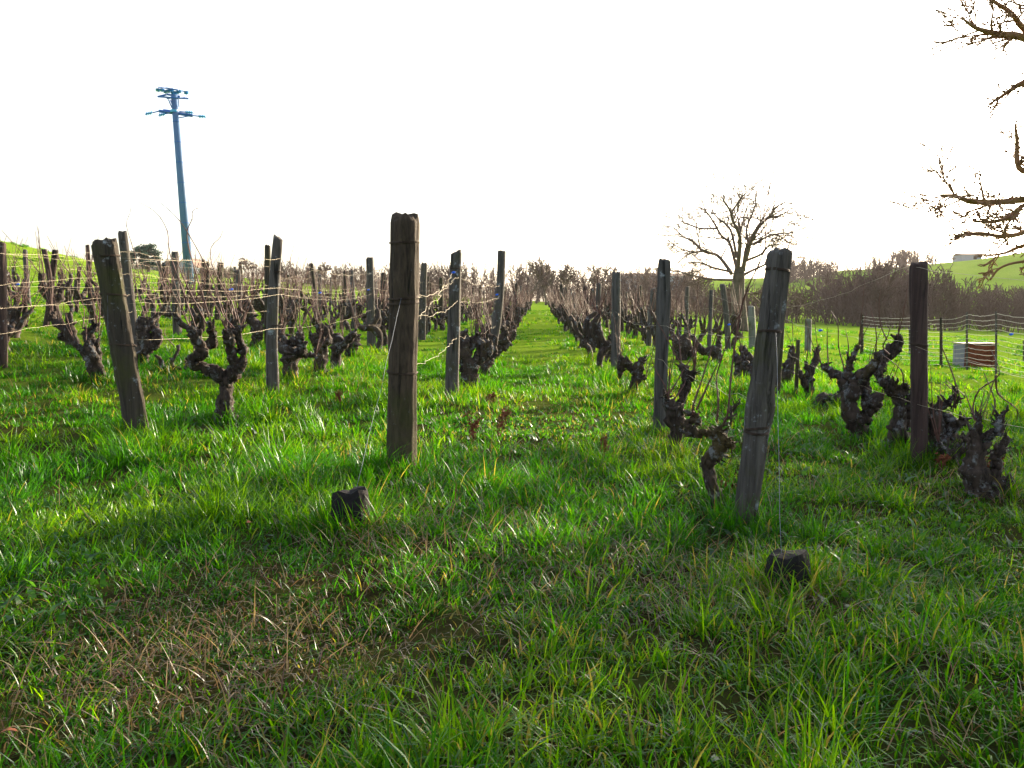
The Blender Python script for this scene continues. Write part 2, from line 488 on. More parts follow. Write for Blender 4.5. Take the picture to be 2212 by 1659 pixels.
for r, *pp in BOUGHS:
    dy = rs.uniform(-2.6, 2.6)
    pts = [loc_T(x, y, dy * k / (len(pp) - 1)) + rs.normal(0, 0.05, 3) * (k > 0) for k, (x, y) in enumerate(pp)]
    p, rr = smooth_path(pts, np.linspace(r * 0.0062, 0.022, len(pts)), 4)
    out.append((p, rr, 1))
    for k in range(11):
        i = int(rs.uniform(0.25, 1.0) * (len(p) - 1))
        d = p[min(i + 1, len(p) - 1)] - p[max(i - 1, 0)]; d /= np.linalg.norm(d) + 1e-9
        side = rs.normal(0, 1, 3); side -= d * side.dot(d); side /= np.linalg.norm(side)
        a_ = rs.uniform(0.45, 1.0)
        grow(rs, p[i], d * math.cos(a_) + side * math.sin(a_), rs.uniform(0.7, 1.5), max(0.014, rr[i] * 0.5), 2, 4, out, (0, 0, 5, 4), 0.65, 0.02, 0.0098, ratio=0.55, jitter=0.2)
root = empty('bare_tree', P)
tag(root, 'broad bare tree with wide spreading limbs standing alone beyond the right rows', 'tree')
tr, cr = tree_meshes(out, 1)
tr.build('trunk', M['bark_tree'], root); cr.build('crown', M['twig'], root)

# the big bare tree whose outer boughs come in at the right edge
Y0 = 13.5
base = Vector((10.6, Y0, T(10.6, Y0)))
rs = np.random.default_rng(5)
out = []
trunk = np.array([(0, 0, -0.2), (0.05, 0, 1.0), (-0.1, 0.1, 2.2), (0.0, 0.0, 3.6), (0.15, 0.1, 5.2), (0.1, 0, 7.0)])
out.append((*smooth_path(trunk, [0.30, 0.25, 0.22, 0.18, 0.13, 0.06], 3), 0))
def bough(pix, r, dy=0.0, seed=0, twigs=9, tl=0.7, droop=0.0):
    pts = [np.array(at_depth(x, y, Y0 + dy * k / max(1, len(pix) - 1)) - base) for k, (x, y) in enumerate(pix)]
    rad = np.linspace(r, 0.018, len(pts))
    p, rr = smooth_path(pts, rad, 4)
    out.append((p, rr, 1))
    for k in range(twigs):
        t = rs.uniform(0.12, 0.98); f = t * (len(p) - 1); i = int(f)
        d = p[min(i + 1, len(p) - 1)] - p[i - 1 if i else 0]; d /= np.linalg.norm(d) + 1e-9
        side = rs.normal(0, 1, 3); side -= d * side.dot(d); side /= np.linalg.norm(side)
        a = rs.uniform(0.5, 1.0)
        grow(rs, p[i], d * math.cos(a) + side * math.sin(a) + np.array([0, 0, -droop]), tl * rs.uniform(0.5, 1.2), max(0.008, rr[i] * 0.45), 2, 4, out, (0, 0, 4, 4), 0.7, 0.0, 0.0115, ratio=0.55, jitter=0.15)
bough([(1100, 290), (1050, 262), (1020, 262), (1000, 268), (990, 280)], 0.03, 0.4, twigs=4, tl=0.35, droop=0.1)
bough([(1130, 150), (1060, 60), (1024, 38), (998, 34), (976, 28), (962, 18)], 0.10, -0.5, twigs=20, tl=0.6)
bough([(1060, 60), (1025, 30), (1012, 14), (998, 4), (985, -3)], 0.06, -0.8, twigs=8, tl=0.5)
bough([(1120, 180), (1060, 80), (1024, 83), (1008, 92), (990, 104)], 0.08, 0.5, twigs=8, tl=0.5)
bough([(1140, 240), (1070, 200), (1040, 175), (1019, 168), (1017, 140), (1015, 124)], 0.09, -0.4, twigs=9, tl=0.45)
bough([(1140, 260), (1080, 215), (1040, 200), (1000, 202), (972, 202), (955, 196), (940, 195)], 0.09, -1.0, twigs=24, tl=0.7, droop=0.1)
bough([(1080, 215), (1030, 204), (1008, 218), (990, 222), (973, 221)], 0.05, -0.5, twigs=10, tl=0.55, droop=0.3)
bough([(1060, 210), (1025, 232), (1000, 236), (980, 233), (958, 235)], 0.05, 0.3, twigs=11, tl=0.5, droop=0.15)
bough([(1110, 240), (1050, 240), (1022, 246), (1005, 253), (985, 256)], 0.05, 0.8, twigs=8, tl=0.55, droop=0.3)
for k in range(24):     # the rest of the crown, outside the frame
    z = 2.9 + 3.9 * k / 24.0
    a = rs.uniform(-1.5, 1.6)
    grow(rs, (0, 0, z), (math.cos(a), math.sin(a), rs.uniform(0.15, 0.8)), rs.uniform(2.4, 3.6) * (1.15 - 0.035 * k), 0.10, 1, 4, out, (0, 8, 7, 5), 0.7, 0.02, 0.011, ratio=0.5, jitter=0.2)
root = empty('bare_tree', base)
tag(root, 'bare tree whose thin boughs reach in from the right edge against the sky', 'tree')
tr, cr = tree_meshes(out, 1)
tr.build('trunk', M['bark_tree'], root); cr.build('crown', M['twig_warm'], root)

# a bare tree added out of view on the right to shade the foreground
def shade_tree(x, y, H, seed, label):
    bare_tree('bare_tree', label, (x, y, T(x, y)), H, 0.2, seed, kids=(15, 8, 6, 4), maxlev=4, spread=0.75, up=0.03, rmin=0.012, trunk_frac=0.7)

shade_tree(18.2, 20.2, 9.5, 71, 'dense bare tree added unseen beyond the right edge to shade the foreground')

# ------------------------------------------------------------------ woods and hedges
def wood_protos(n=7):
    protos = []
    for s in range(n):
        rs = np.random.default_rng(100 + s)
        out = []
        grow(rs, (0, 0, -0.3), (rs.uniform(-.1, .1), rs.uniform(-.1, .1), 1), 0.72, 0.016, 0, 3, out, (8, 4, 3), 0.55, 0.07, 0.0055, ratio=0.55, nseg=3)
        for k in range(5):
            a = rs.uniform(0, 6.28)
            grow(rs, (rs.uniform(-.2, .2), rs.uniform(-.2, .2), -0.05), (math.cos(a) * .5, math.sin(a) * .5, 1), 0.34, 0.008, 2, 3, out, (0, 0, 3), 0.6, 0.03, 0.0058, ratio=0.6)
        mb = MB()
        for pts, rad, lv in out:
            if lv >= 2:
                pts = pts[[0, -1]]; rad = rad[[0, -1]]
            elif lv == 1:
                pts = pts[[0, 2, -1]]; rad = rad[[0, 2, -1]]
            mb.tube(pts, rad, 4 if lv == 0 else 3, cap=False)
        V, Q, Tt = mb.arrays(); V[:, 2] *= 1.0 / np.percentile(V[:, 2], 98)
        protos.append((V, Q, Tt))
    return protos
PROTO = wood_protos()

def wood(name, label, spots, mat, cat='woodland'):
    """spots: list of (x, y, height, width factor)"""
    mb = MB()
    for i, (x, y, h, w) in enumerate(spots):
        V, Q, _ = PROTO[i % len(PROTO)]
        a = random.uniform(0, 6.28); c, s = math.cos(a), math.sin(a)
        S = np.array([[c, -s, 0], [s, c, 0], [0, 0, 1]])
        W = (V @ S.T) * np.array([h * w, h * w, h]) + np.array([x, y, float(terrain(x, y, False))])
        mb.add(W, Q)
    o = mb.build(name, mat, smooth=False)
    return tag(o, label, cat, kind='stuff')

def px_spots(n, xs, depth, ytop, jit=3.0, w=(0.9, 1.4)):
    """trees scattered between pixel columns, tall enough to reach the measured skyline there"""
    S = []
    for _ in range(n):
        px = random.uniform(xs[0], xs[-1]); d = random.uniform(*depth)
        x = (px - 512) / FPX * d
        g = float(terrain(x, d, False))
        yt = np.interp(px, xs, ytop) + random.uniform(-jit, jit) + 10 * random.random() ** 3
        h = CAMZ + (301 - yt) * d / FPX - g
        S.append((x, d, max(1.5, h), random.uniform(*w)))
    return S
cw = px_spots(260, [210, 240, 270, 330, 400, 470, 520, 560, 620, 660, 700], (118, 175), [268, 272, 262, 268, 264, 266, 268, 268, 272, 270, 274], 4)
wood('bare_woodland', 'purple brown bare woodland closing off the vine rows', cw, M['wood_twig'])
rw = px_spots(300, [560, 640, 700, 780, 805, 830, 870, 925, 945, 965, 1024, 1100], (72, 112), [300, 291, 286, 288, 285, 275, 267, 269, 282, 287, 288, 286], 3)
wood('bare_woodland', 'brown bare woodland filling the dip below the right hillside', rw, M['wood_twig'])
hc = px_spots(90, [838, 850, 868, 895, 915, 930], (235, 285), [272, 267, 257, 249, 249, 252], 2, (0.9, 1.4))
wood('bare_copse', 'sunlit bare copse on the brow of the right hill', hc, M['wood_twig'], 'copse')
hc2 = px_spots(65, [782, 795, 815, 832], (235, 280), [261, 258, 259, 263], 2, (0.9, 1.4))
wood('bare_copse', 'grey bare copse left of the notch on the right hill', hc2, M['wood_twig'], 'copse')
hl = px_spots(36, [925, 950, 1000, 1060], (286, 300), [259.5, 257.5, 253, 248], 0.7, (1.6, 2.6))
wood('far_hedge', 'low brown hedge along the crest of the right hill', hl, M['wood_twig'], 'hedge')
hw = px_spots(90, [118, 150, 172, 182, 196, 205, 240], (150, 175), [267, 266, 268, 273, 273, 267, 268], 1.5, (1.0, 1.8))
wood('dark_hedge', 'dark hedge in front of the white house on the left', hw, M['hedge'], 'hedge')

# single trees that stand above the wood
def skyline_tree(px, ytop, d, seed, label, spread=0.6, kids=(9, 6, 5), w=0.14):
    x = (px - 512) / FPX * d
    g = T(x, d)
    H = CAMZ + (301 - ytop) * d / FPX - g
    bare_tree('bare_tree', label, (x, d, g), H, H * 0.03, seed, kids=kids, maxlev=3, spread=spread, up=0.06, rmin=0.05, trunk_frac=0.78)
skyline_tree(546, 256, 105, 31, 'tall forked bare tree at the end of the grass aisle')
skyline_tree(527, 262, 104, 32, 'thinner bare tree just left of the tall forked one at the aisle end')
skyline_tree(566, 263, 108, 33, 'bushy bare tree right of the tall forked one at the aisle end', 0.75)
skyline_tree(601, 262, 110, 34, 'bare tree with ragged top above the wood left of the third right post', 0.7)
skyline_tree(252, 258, 130, 36, 'rounded pale bare tree above the wood right of the utility pole', 0.8)
skyline_tree(325, 262, 125, 37, 'bare tree above the wood between the second left posts', 0.7)
skyline_tree(948, 257, 250, 38, 'lone sapling in the green field on the right hill', 0.6, (7, 4, 3))

# dark conifers beside the white house
def conifer(px, ytop, ybase, d, seed, label, w):
    rs = np.random.default_rng(seed)
    x = (px - 512) / FPX * d; g = T(x, d)
    H = CAMZ + (301 - ytop) * d / FPX - g
    root = empty('conifer', (x, d, g)); tag(root, label, 'tree')
    MB().tube([(0, 0, -0.3), (0, 0, H * 0.5), (0, 0, H * 0.92)], [0.35, 0.22, 0.05], 7).build('trunk', M['bark_tree'], root)
    mb = MB()
    nb = 46
    W = w * d / FPX
    for k in range(nb):
        t = rs.uniform(0.18, 0.97); a = rs.uniform(0, 6.28)
        ln = W * (1.0 - 0.55 * abs(t - 0.55) / 0.45) * rs.uniform(0.6, 1.05)
        c = np.array([math.cos(a), math.sin(a), 0.22])
        n = 70
        u = rs.uniform(0.15, 1, n) ** 0.7
        cen = np.array([0, 0, H * t]) + c * (ln * u)[:, None] + rs.normal(0, 0.11 * W, (n, 3)) * np.array([1, 1, 0.6])
        dd = rs.normal(0, 1, (n, 2, 3)); dd /= np.linalg.norm(dd, axis=2, keepdims=True)
        s = 0.10 * W
        V = np.stack([cen - dd[:, 0] * s, cen + dd[:, 0] * s, cen + dd[:, 1] * s * 1.3], 1).reshape(-1, 3)
        mb.add(V, None, np.arange(n * 3).reshape(-1, 3))
    mb.build('crown', M['conifer'], root, smooth=False)
    return root
conifer(152, 247, 272, 140, 3, 'broad dark conifer left of the white house', 14)
conifer(133, 251, 272, 138, 4, 'smaller dark conifer touching the second left post', 9)
conifer(172, 262, 272, 139, 5, 'low rounded dark conifer close to the house roof', 8)
conifer(63, 258, 264, 60, 6, 'tiny dark bush on the crest of the grassy bank', 3.2)


# ------------------------------------------------------------------ far buildings
def house(name, label, px0, px1, yeave, ybase, d, depth, gable_side, roofh, openings, wallmat='white_wall'):
    x0, x1 = (px0 - 512) / FPX * d, (px1 - 512) / FPX * d
    g = CAMZ + (301 - ybase) * d / FPX
    h = (ybase - yeave) * d / FPX
    root = empty(name, ((x0 + x1) / 2, d, g)); tag(root, label, 'building')
    W = (x1 - x0) / 2
    wall = MB()
    rh = roofh * d / FPX
    low = min(0, T((x0 + x1) / 2, d) - g) - 1.0
    if gable_side:       # gable towards the viewer
        v = [(-W, 0, low), (W, 0, low), (W, 0, h), (0, 0, h + rh), (-W, 0, h), (-W, depth, low), (W, depth, low), (W, depth, h), (0, depth, h + rh), (-W, depth, h)]
        wall.add(v, [(0, 1, 2, 4), (6, 5, 9, 7), (1, 6, 7, 2), (5, 0, 4, 9)], [(4, 2, 3), (7, 9, 8)])
        wall.build('wall', M[wallmat], root, smooth=False)
        e = 0.35
        for sgn in (-1, 1):
            rf = MB(); a = np.array([sgn * (W + e), -e, h - e * rh / W]); b = np.array([0, -e, h + rh + 0.02])
            c = b + np.array([0, depth + 2 * e, 0]); f = a + np.array([0, depth + 2 * e, 0]); up = np.array([0, 0, 0.22])
            V = [a, b, c, f, a + up, b + up, c + up, f + up]
            rf.add(V, [(0, 1, 2, 3), (4, 7, 6, 5), (0, 4, 5, 1), (1, 5, 6, 2), (2, 6, 7, 3), (3, 7, 4, 0)])
            rf.build('roof', M['roof_tile'], root, smooth=False)
    else:
        wall.box(-W, W, 0, depth, low, h)
        wall.build('wall', M[wallmat], root, smooth=False)
        e = 0.4
        rf = MB(); D2 = depth / 2
        V = [(-W - e, -e, h - 0.1), (W + e, -e, h - 0.1), (W + e, depth + e, h - 0.1), (-W - e, depth + e, h - 0.1), (-W - e, D2, h + rh), (W + e, D2, h + rh)]
        rf.add(V, [(0, 1, 5, 4), (2, 3, 4, 5), (0, 3, 2, 1)], [(0, 4, 3), (1, 2, 5)])
        rf.build('roof', M['roof_tile'], root, smooth=False)
    for (fx, fz0, fz1, fw) in openings:
        w = MB(); cx = -W + 2 * W * fx; hw = W * fw
        w.box(cx - hw, cx + hw, -0.06, 0.05, h * fz0, h * fz1)
        w.build('window', M['glass_dark'], root, smooth=False)
    return root
house('white_house', 'white gabled house half hidden behind the foot of the utility pole', 178, 199, 267, 273.5, 205, 9, True, 8, [(0.72, 0.25, 0.75, 0.09), (0.25, 0.3, 0.75, 0.08)])
house('low_house', 'low house with long brown roof beside the dark conifers', 146, 177, 270, 274, 212, 8, False, 6, [(0.7, 0.2, 0.8, 0.06)])
house('white_shed', 'small white farm shed on the skyline of the right hill', 957, 977, 255.5, 260.5, 284, 6, False, 2.2, [(0.65, 0.1, 0.75, 0.16)])
house('low_barn', 'pale low barn glimpsed behind the bare trees right of the aisle', 620, 690, 276, 281, 190, 8, False, 3, [(0.1, 0.1, 0.8, 0.05), (0.8, 0.1, 0.8, 0.05)])

# ------------------------------------------------------------------ utility pole
def utility_pole():
    d = 46.0
    b = at_depth(190.5, 300, d); b.z = T(b.x, d)
    top = at_depth(174, 95, d)
    root = empty('utility_pole', b)
    tag(root, 'tall leaning blue grey utility pole with insulators above the left rows', 'utility pole')
    ax = np.array(top - b)
    mb = MB(); mb.tube([(0, 0, -0.3), ax * 0.5, ax], [0.26, 0.22, 0.165], 14)
    mb.build('shaft', M['pole_halo_blue'], root)
    for t in np.linspace(0.22, 0.86, 7):     # thin clamping bands
        MB().tube([ax * t, ax * (t + 0.004)], [0.268 - 0.1 * t + 0.012] * 2, 14).build('band', M['arm_blue'], root)
    def P(x, y, dy=0.0):
        zx, zy = (560 + x / 7.3733) / 4, (320 + y / 7.3733) / 4
        return np.array(at_depth(zx, zy, d + dy) - b)
    def bar(name, pts, r, mat='arm_blue', k=6):
        MB().tube(pts, r, k).build(name, M[mat], root, smooth=False)
    # upper frame
    bar('frame_rail', [P(540, 208, 0.3), P(1370, 345, 0.3)], 0.028)
    bar('frame_rail', [P(520, 490, -0.4), P(1440, 552, -0.4)], 0.045)
    bar('frame_rail', [P(540, 490, 0.4), P(800, 425, 0.4), P(1190, 490, 0.4)], 0.055)
    bar('frame_rail', [P(760, 235, -0.3), P(1130, 300, -0.3)], 0.04)
    bar('frame_rail', [P(800, 550, -0.4), P(1010, 510, 0.4)], 0.04)
    bar('frame_rail', [P(1100, 550, -0.4), P(1390, 518, 0.4)], 0.04)
    bar('brace', [P(840, 580, -0.3), P(940, 820)], 0.03); bar('brace', [P(890, 585, 0.3), P(975, 790)], 0.03)
    bar('brace', [P(1130, 560, -0.2), P(1155, 800)], 0.03)
    def insul(pts, n, r):
        root_i = None
        mb = MB(); a, c = np.array(pts[0]), np.array(pts[1])
        L = 28; ts = np.linspace(0, 1, L)
        rad = [r * (0.35 + 0.65 * max(0, math.sin(n * 2 * math.pi * t))) for t in ts]
        rad[0] = rad[-1] = r * 0.2
        mb.tube([a + (c - a) * t for t in ts], rad, 10)
        mb.build('insulator', M['insulator'], root)
    for (x, y) in ((535, 300), (650, 300), (765, 350), (865, 330), (930, 295), (985, 395), (1085, 380), (1145, 345), (1365, 380)):
        bar('hanger', [P(x + 18, y - 75, 0.1), P(x, y + 95, 0)], 0.014)
        insul([P(x - 2, y - 42, 0.05), P(x + 6, y + 48, 0.05)], 3, 0.155)
    # lower cross arm
    bar('cross_arm', [P(560, 915), P(1000, 975)], 0.085, k=4); bar('cross_arm', [P(1100, 985), P(1560, 1055)], 0.085, k=4)
    bar('brace', [P(690, 890, 0.3), P(960, 920, 0.3)], 0.06); bar('brace', [P(1130, 1120), P(1430, 1065)], 0.03)
    bar('collar', [P(1010, 890), P(1016, 960)], 0.23, 'insulator', 12)
    for a, m_, c in (((560, 920), (370, 965), (160, 1005)), ((860, 975), (750, 1000), (550, 1042)), ((1160, 930), (1350, 948), (1560, 962)), ((1560, 1050), (1735, 1068), (1930, 1080))):
        bar('link_rod', [P(*a), P(*m_)], 0.034)
        insul([P(*m_), P(*c)], 4, 0.11)
        bar('link_rod', [P(*c), P(c[0] + (18 if c[0] > 900 else 18), c[1] + 42)], 0.02)
utility_pole()

# ------------------------------------------------------------------ vineyard posts
ROW_SLOPE = 27.0 / FPX
ORD = ['first', 'second', 'third', 'fourth', 'fifth', 'sixth', 'seventh', 'eighth', 'ninth', 'tenth', 'eleventh', 'twelfth', 'thirteenth', 'fourteenth', 'fifteenth', 'sixteenth', 'seventeenth', 'eighteenth', 'nineteenth', 'twentieth'] + ['far'] * 60
POSTS = {}          # row name -> list of (y, post object, base, axis)

def make_post(base, top, r0, r1, mat, seed, square=0.0, bend=0.0, k=16, rough=0.10, levels=14, bury=0.12, tilt=0.0, bulge=None):
    """weathered post as one mesh, origin at its foot"""
    rs = np.random.default_rng(seed)
    ax = np.array(top - base)
    L = np.linalg.norm(ax)
    ts = np.concatenate([[-bury / L], np.linspace(0, 1 - 0.35 * r1 / L, levels), [1.0]])
    side = np.array([1.0, 0.2, 0]) * bend
    ang = np.arange(k) * 2 * math.pi / k
    prof = 1 + square * (1 / np.maximum(np.abs(np.cos(ang)), np.abs(np.sin(ang))) - 1.12)
    grain = rs.normal(0, rough * 0.55, k)
    rings = []
    for i, t in enumerate(ts):
        c = ax * t + side * math.sin(math.pi * min(max(t, 0), 1))
        r = r0 + (r1 - r0) * max(t, 0)
        if bulge:
            for (bt, bw, ba) in bulge: r *= 1 + ba * math.exp(-((t - bt) / bw) ** 2)
        wob = prof * (1 + grain + rough * 0.5 * vnoise(ang * 1.3, t * 5.0, 0, seed) + rough * 0.45 * vnoise(ang * 5.5, t * 16.0, 0, seed + 3))
        if i == len(ts) - 1: wob = wob * 0.90
        d = np.stack([np.cos(ang + 0.4), np.sin(ang + 0.4), np.zeros(k)], -1)
        p = c + d * (r * wob)[:, None]
        if i >= len(ts) - 1:
            p[:, 2] += r * (tilt * np.cos(ang + 0.4) + 0.34 * vnoise(ang * 2.2, seed * 1.0, 0, seed + 7))
        rings.append(p)
    # slightly domed, uneven end grain
    last = rings[-1]; cen = last.mean(0)
    rings.append(cen + (last - cen) * 0.72 + np.array([0, 0, r1 * 0.10]) + rs.normal(0, r1 * 0.05, (k, 3)))
    V = np.vstack(rings); n = len(rings)
    i = np.arange(n - 1)[:, None] * k; j = np.arange(k)[None, :]; j2 = (j + 1) % k
    Q = np.stack([i + j, i + j2, i + k + j2, i + k + j], -1).reshape(-1, 4)
    V = np.vstack([V, rings[-1].mean(0) + np.array([0, 0, r1 * 0.03])])
    jj = np.arange(k)
    Tt = np.stack([np.full(k, len(V) - 1), (n - 1) * k + jj, (n - 1) * k + (jj + 1) % k], -1)
    return MB().add(V, Q, Tt).build('vine_post', M[mat], None, base)

def binding(post, ax, r, t, seed, mat='rusty_wire', turns=2, wr=0.0028):
    """wire twisted round a post"""
    rs = np.random.default_rng(seed)
    a = np.linspace(0, 2 * math.pi * turns, 16 * turns)
    z = 0.008 * np.sin(a + rs.uniform(0, 6)) + 0.006 * (a / 6.28 - turns / 2)
    c = np.array(ax) * t
    pts = np.stack([c[0] + np.cos(a) * (r + wr), c[1] + np.sin(a) * (r + wr), c[2] + z], -1)
    MB().tube(pts, wr, 5).build('wire_binding', M[mat], post)

def post_px(row, label, top, base, r0, r1, mat, seed, cat='post', binds=(), name='vine_post', group=None, **kw):
    bp = v2p(*base); tp = v2p(*top)
    b = ground_at(*bp)
    t = at_depth(tp[0], tp[1], b.y)
    s = b.y / FPX * VS
    o = make_post(b, t, r0 * s, r1 * s, mat, seed, **kw)
    o.name = name
    tag(o, label, cat, group)
    for q, bt in enumerate(binds):
        binding(o, t - b, (r0 + (r1 - r0) * bt) * s * 1.06, bt, seed * 10 + q)
    if row is not None:
        POSTS.setdefault(row, []).append((b.y, o, b, t - b))
    return o, b, t

GP = 'weathered posts of the vine rows'
L1 = post_px('L', 'thick round bark post in front, left of the grass aisle', (874, 470), (866, 1018), 31, 29.5, 'post_brown', 11, binds=(0.40, 0.67, 0.69, 0.905), k=44, rough=0.10, levels=44, group=GP)
L2 = post_px('L', 'grey post behind the thick bark post, blue clip near its top', (985, 544), (975, 862), 15, 11.5, 'post_grey', 12, binds=(0.89,), k=18, rough=0.10, levels=18, tilt=0.5, group=GP)
post_px('L', 'bent post leaning right, third in the row left of the aisle', (1084, 543), (1056, 790), 9.5, 8, 'post_grey', 13, k=14, bend=0.05, group=GP)
LL1 = post_px('LL', 'broad square post leaning left at the far left, mossy top', (225, 522), (300, 945), 24.5, 25, 'post_dark', 14, square=0.55, binds=(0.48, 0.735, 0.93), k=30, rough=0.13, levels=28, tilt=0.1, group=GP)
LL2 = post_px('LL', 'slim curved post with lichen, second from the left in front', (601, 514), (590, 852), 14, 10.5, 'post_grey', 15, binds=(0.45, 0.78), k=14, square=0.3, bend=-0.03, levels=18, tilt=-0.5, group=GP)
post_px('LL', 'straight grey post with chamfered top left of the thick bark post', (799, 557), (803, 746), 10, 8, 'post_grey', 16, k=12, group=GP)
post_px('M', 'tall post directly behind the broad leaning square post', (264, 501), (296, 778), 10, 9.5, 'post_grey', 17, k=14, square=0.4, group=GP)
post_px('M', 'post with flat top hidden behind the slim curved post', (578, 530), (579, 752), 8, 6.5, 'post_dark', 18, k=12, square=0.6, group=GP)
post_px('N', 'grey post left of the foot of the utility pole', (378, 545), (383, 724), 9, 7.5, 'post_grey', 19, k=12, group=GP)
post_px('N', 'dark post cut by the left edge of the picture', (3, 524), (5, 795), 10, 9, 'post_red', 20, k=14, group=GP)
post_px('N', 'thin leaning post left of the straight grey post', (747, 586), (738, 712), 5.5, 5, 'post_dark', 21, k=10, group=GP)
post_px('LL', 'flat topped post just right of the thick bark post', (916, 569), (911, 735), 8, 6.5, 'post_grey', 22, k=12, square=0.4, group=GP)
post_px('M', 'low post peeping out left of the thick bark post', (829, 590), (826, 722), 6, 5.5, 'post_dark', 23, k=10, group=GP)
post_px('O', 'short dark post right of the utility pole foot', (477, 568), (469, 692), 6, 5.5, 'post_dark', 24, k=10, group=GP)
post_px('O', 'thin curved post in front of the grassy bank', (95, 539), (98, 706), 5.5, 5, 'post_red', 25, k=10, bend=0.08, group=GP)
post_px('O', 'post tilted right in front of the grassy bank', (120, 541), (101, 702), 6.5, 7, 'post_red', 26, k=10, square=0.4, group=GP)
post_px('O', 'slender short post left of the broad square post', (171, 577), (165, 676), 4, 3.5, 'post_red', 27, k=8, group=GP)
R1 = post_px('R', 'leaning split post with knotty sides, nearest right of the aisle', (1685, 541), (1607, 1135), 23, 22.5, 'post_grey', 28, binds=(0.35, 0.36, 0.71, 0.93), k=32, square=0.35, rough=0.15, levels=32, bulge=[(0.44, 0.05, 0.16), (0.12, 0.08, -0.04)], group=GP)
R2 = post_px('R', 'grey split post, second right of the aisle', (1434, 561), (1423, 940), 12.5, 12.5, 'post_blue', 29, k=26, square=0.2, rough=0.15, levels=26, bulge=[(0.75, 0.07, 0.10)], group=GP)
post_px('R', 'dark grey post, third right of the aisle', (1332, 589), (1329, 806), 9.5, 9, 'post_blue', 30, k=14, group=GP)
post_px('R', 'thin grey post, fourth right of the aisle', (1294, 612), (1288, 750), 6.5, 5.5, 'post_blue', 31, k=10, group=GP)
post_px('R', 'brown stumpy post with a wide foot, fifth right of the aisle', (1266, 620), (1265, 728), 8.5, 7, 'post_red', 32, k=10, group=GP)
post_px('R', 'grey post, sixth right of the aisle', (1242, 632), (1242, 712), 4.5, 4, 'post_blue', 33, k=10, group=GP)
RR1 = post_px('RR', 'reddish post with knobbly top at the far right among old vines', (1984, 568), (1986, 1002), 17, 16.5, 'post_red', 34, binds=(0.60,), k=20, levels=20, rough=0.10, bulge=[(0.9, 0.1, 0.10)], group=GP)
post_px('RR', 'crooked grey post under the spreading bare tree', (1561, 615), (1573, 757), 6.5, 6.5, 'post_blue', 35, k=12, bend=0.03, group=GP)
post_px('RR', 'thin bluish stake left of the crooked grey post', (1537, 627), (1531, 776), 4, 4.5, 'post_blue', 36, k=8, group=GP)
post_px('RR', 'stubby lichen covered post left of the leaning split post', (1623, 662), (1626, 752), 8, 7, 'post_concrete', 37, k=12, group=GP)
post_px('RR', 'dark post half hidden behind the leaning split post', (1688, 655), (1675, 850), 9.5, 9, 'post_dark', 38, k=12, group=GP)
post_px(None, 'thin stake right of the leaning split post', (1724, 735), (1719, 856), 4, 4, 'post_dark', 39, k=8, group=GP, name='wooden_stake', cat='stake')
post_px(None, 'pale concrete post right of the leaning split post', (1746, 690), (1745, 762), 7, 7, 'post_concrete', 40, k=10, square=0.6, group=GP, name='concrete_post')
post_px(None, 'pale greenish concrete post left of the second right post', (1404, 664), (1403, 740), 5.5, 5, 'post_concrete', 41, k=10, square=0.4, group=GP, name='concrete_post')

ROWS = {'L': -0.85, 'LL': -2.85, 'M': -4.55, 'N': -6.3, 'O': -8.1, 'S': -9.9, 'U': -11.8, 'R': 0.92, 'RR': 2.45, 'RT': 4.1}
WORD = {'L': 'row left of the grass aisle', 'LL': 'second row left of the grass aisle', 'M': 'third row left of the grass aisle', 'N': 'fourth row left of the grass aisle',
        'O': 'fifth row left of the grass aisle', 'S': 'sixth row left of the grass aisle', 'U': 'leftmost row below the grassy bank', 'R': 'row right of the grass aisle', 'RR': 'second row right of the grass aisle', 'RT': 'third row right of the grass aisle'}
EXT = {'L': (13.5, 62), 'LL': (17, 58), 'M': (13, 50), 'N': (17, 46), 'O': (19, 42), 'S': (14, 38), 'U': (15, 34), 'R': (24, 66), 'RR': (17, 50), 'RT': (22, 46)}
prs = np.random.default_rng(77)
mats_far = ['post_grey', 'post_blue', 'post_dark', 'post_red']
def row_x(row, y): return ROWS[row] + ROW_SLOPE * y
for row, (y0, y1) in EXT.items():
    y = y0 + prs.uniform(0, 1)
    while y < y1:
        x = row_x(row, y) + prs.normal(0, 0.06)
        b = Vector((x, y, T(x, y)))
        t = b + Vector((prs.normal(0, 0.07), prs.normal(0, 0.05), prs.uniform(1.15, 1.55)))
        o = make_post(b, t, prs.uniform(0.045, 0.07), prs.uniform(0.04, 0.06), mats_far[int(prs.integers(0, 4))], int(prs.integers(1, 9999)), k=8, levels=6, rough=0.14)
        nth = len(POSTS.get(row, []))
        tag(o, f'small weathered post, {ORD[nth]} along the ' + WORD[row], 'post', 'far posts in the ' + WORD[row])
        POSTS.setdefault(row, []).append((y, o, b, t - b))
        y += prs.uniform(2.6, 3.6)

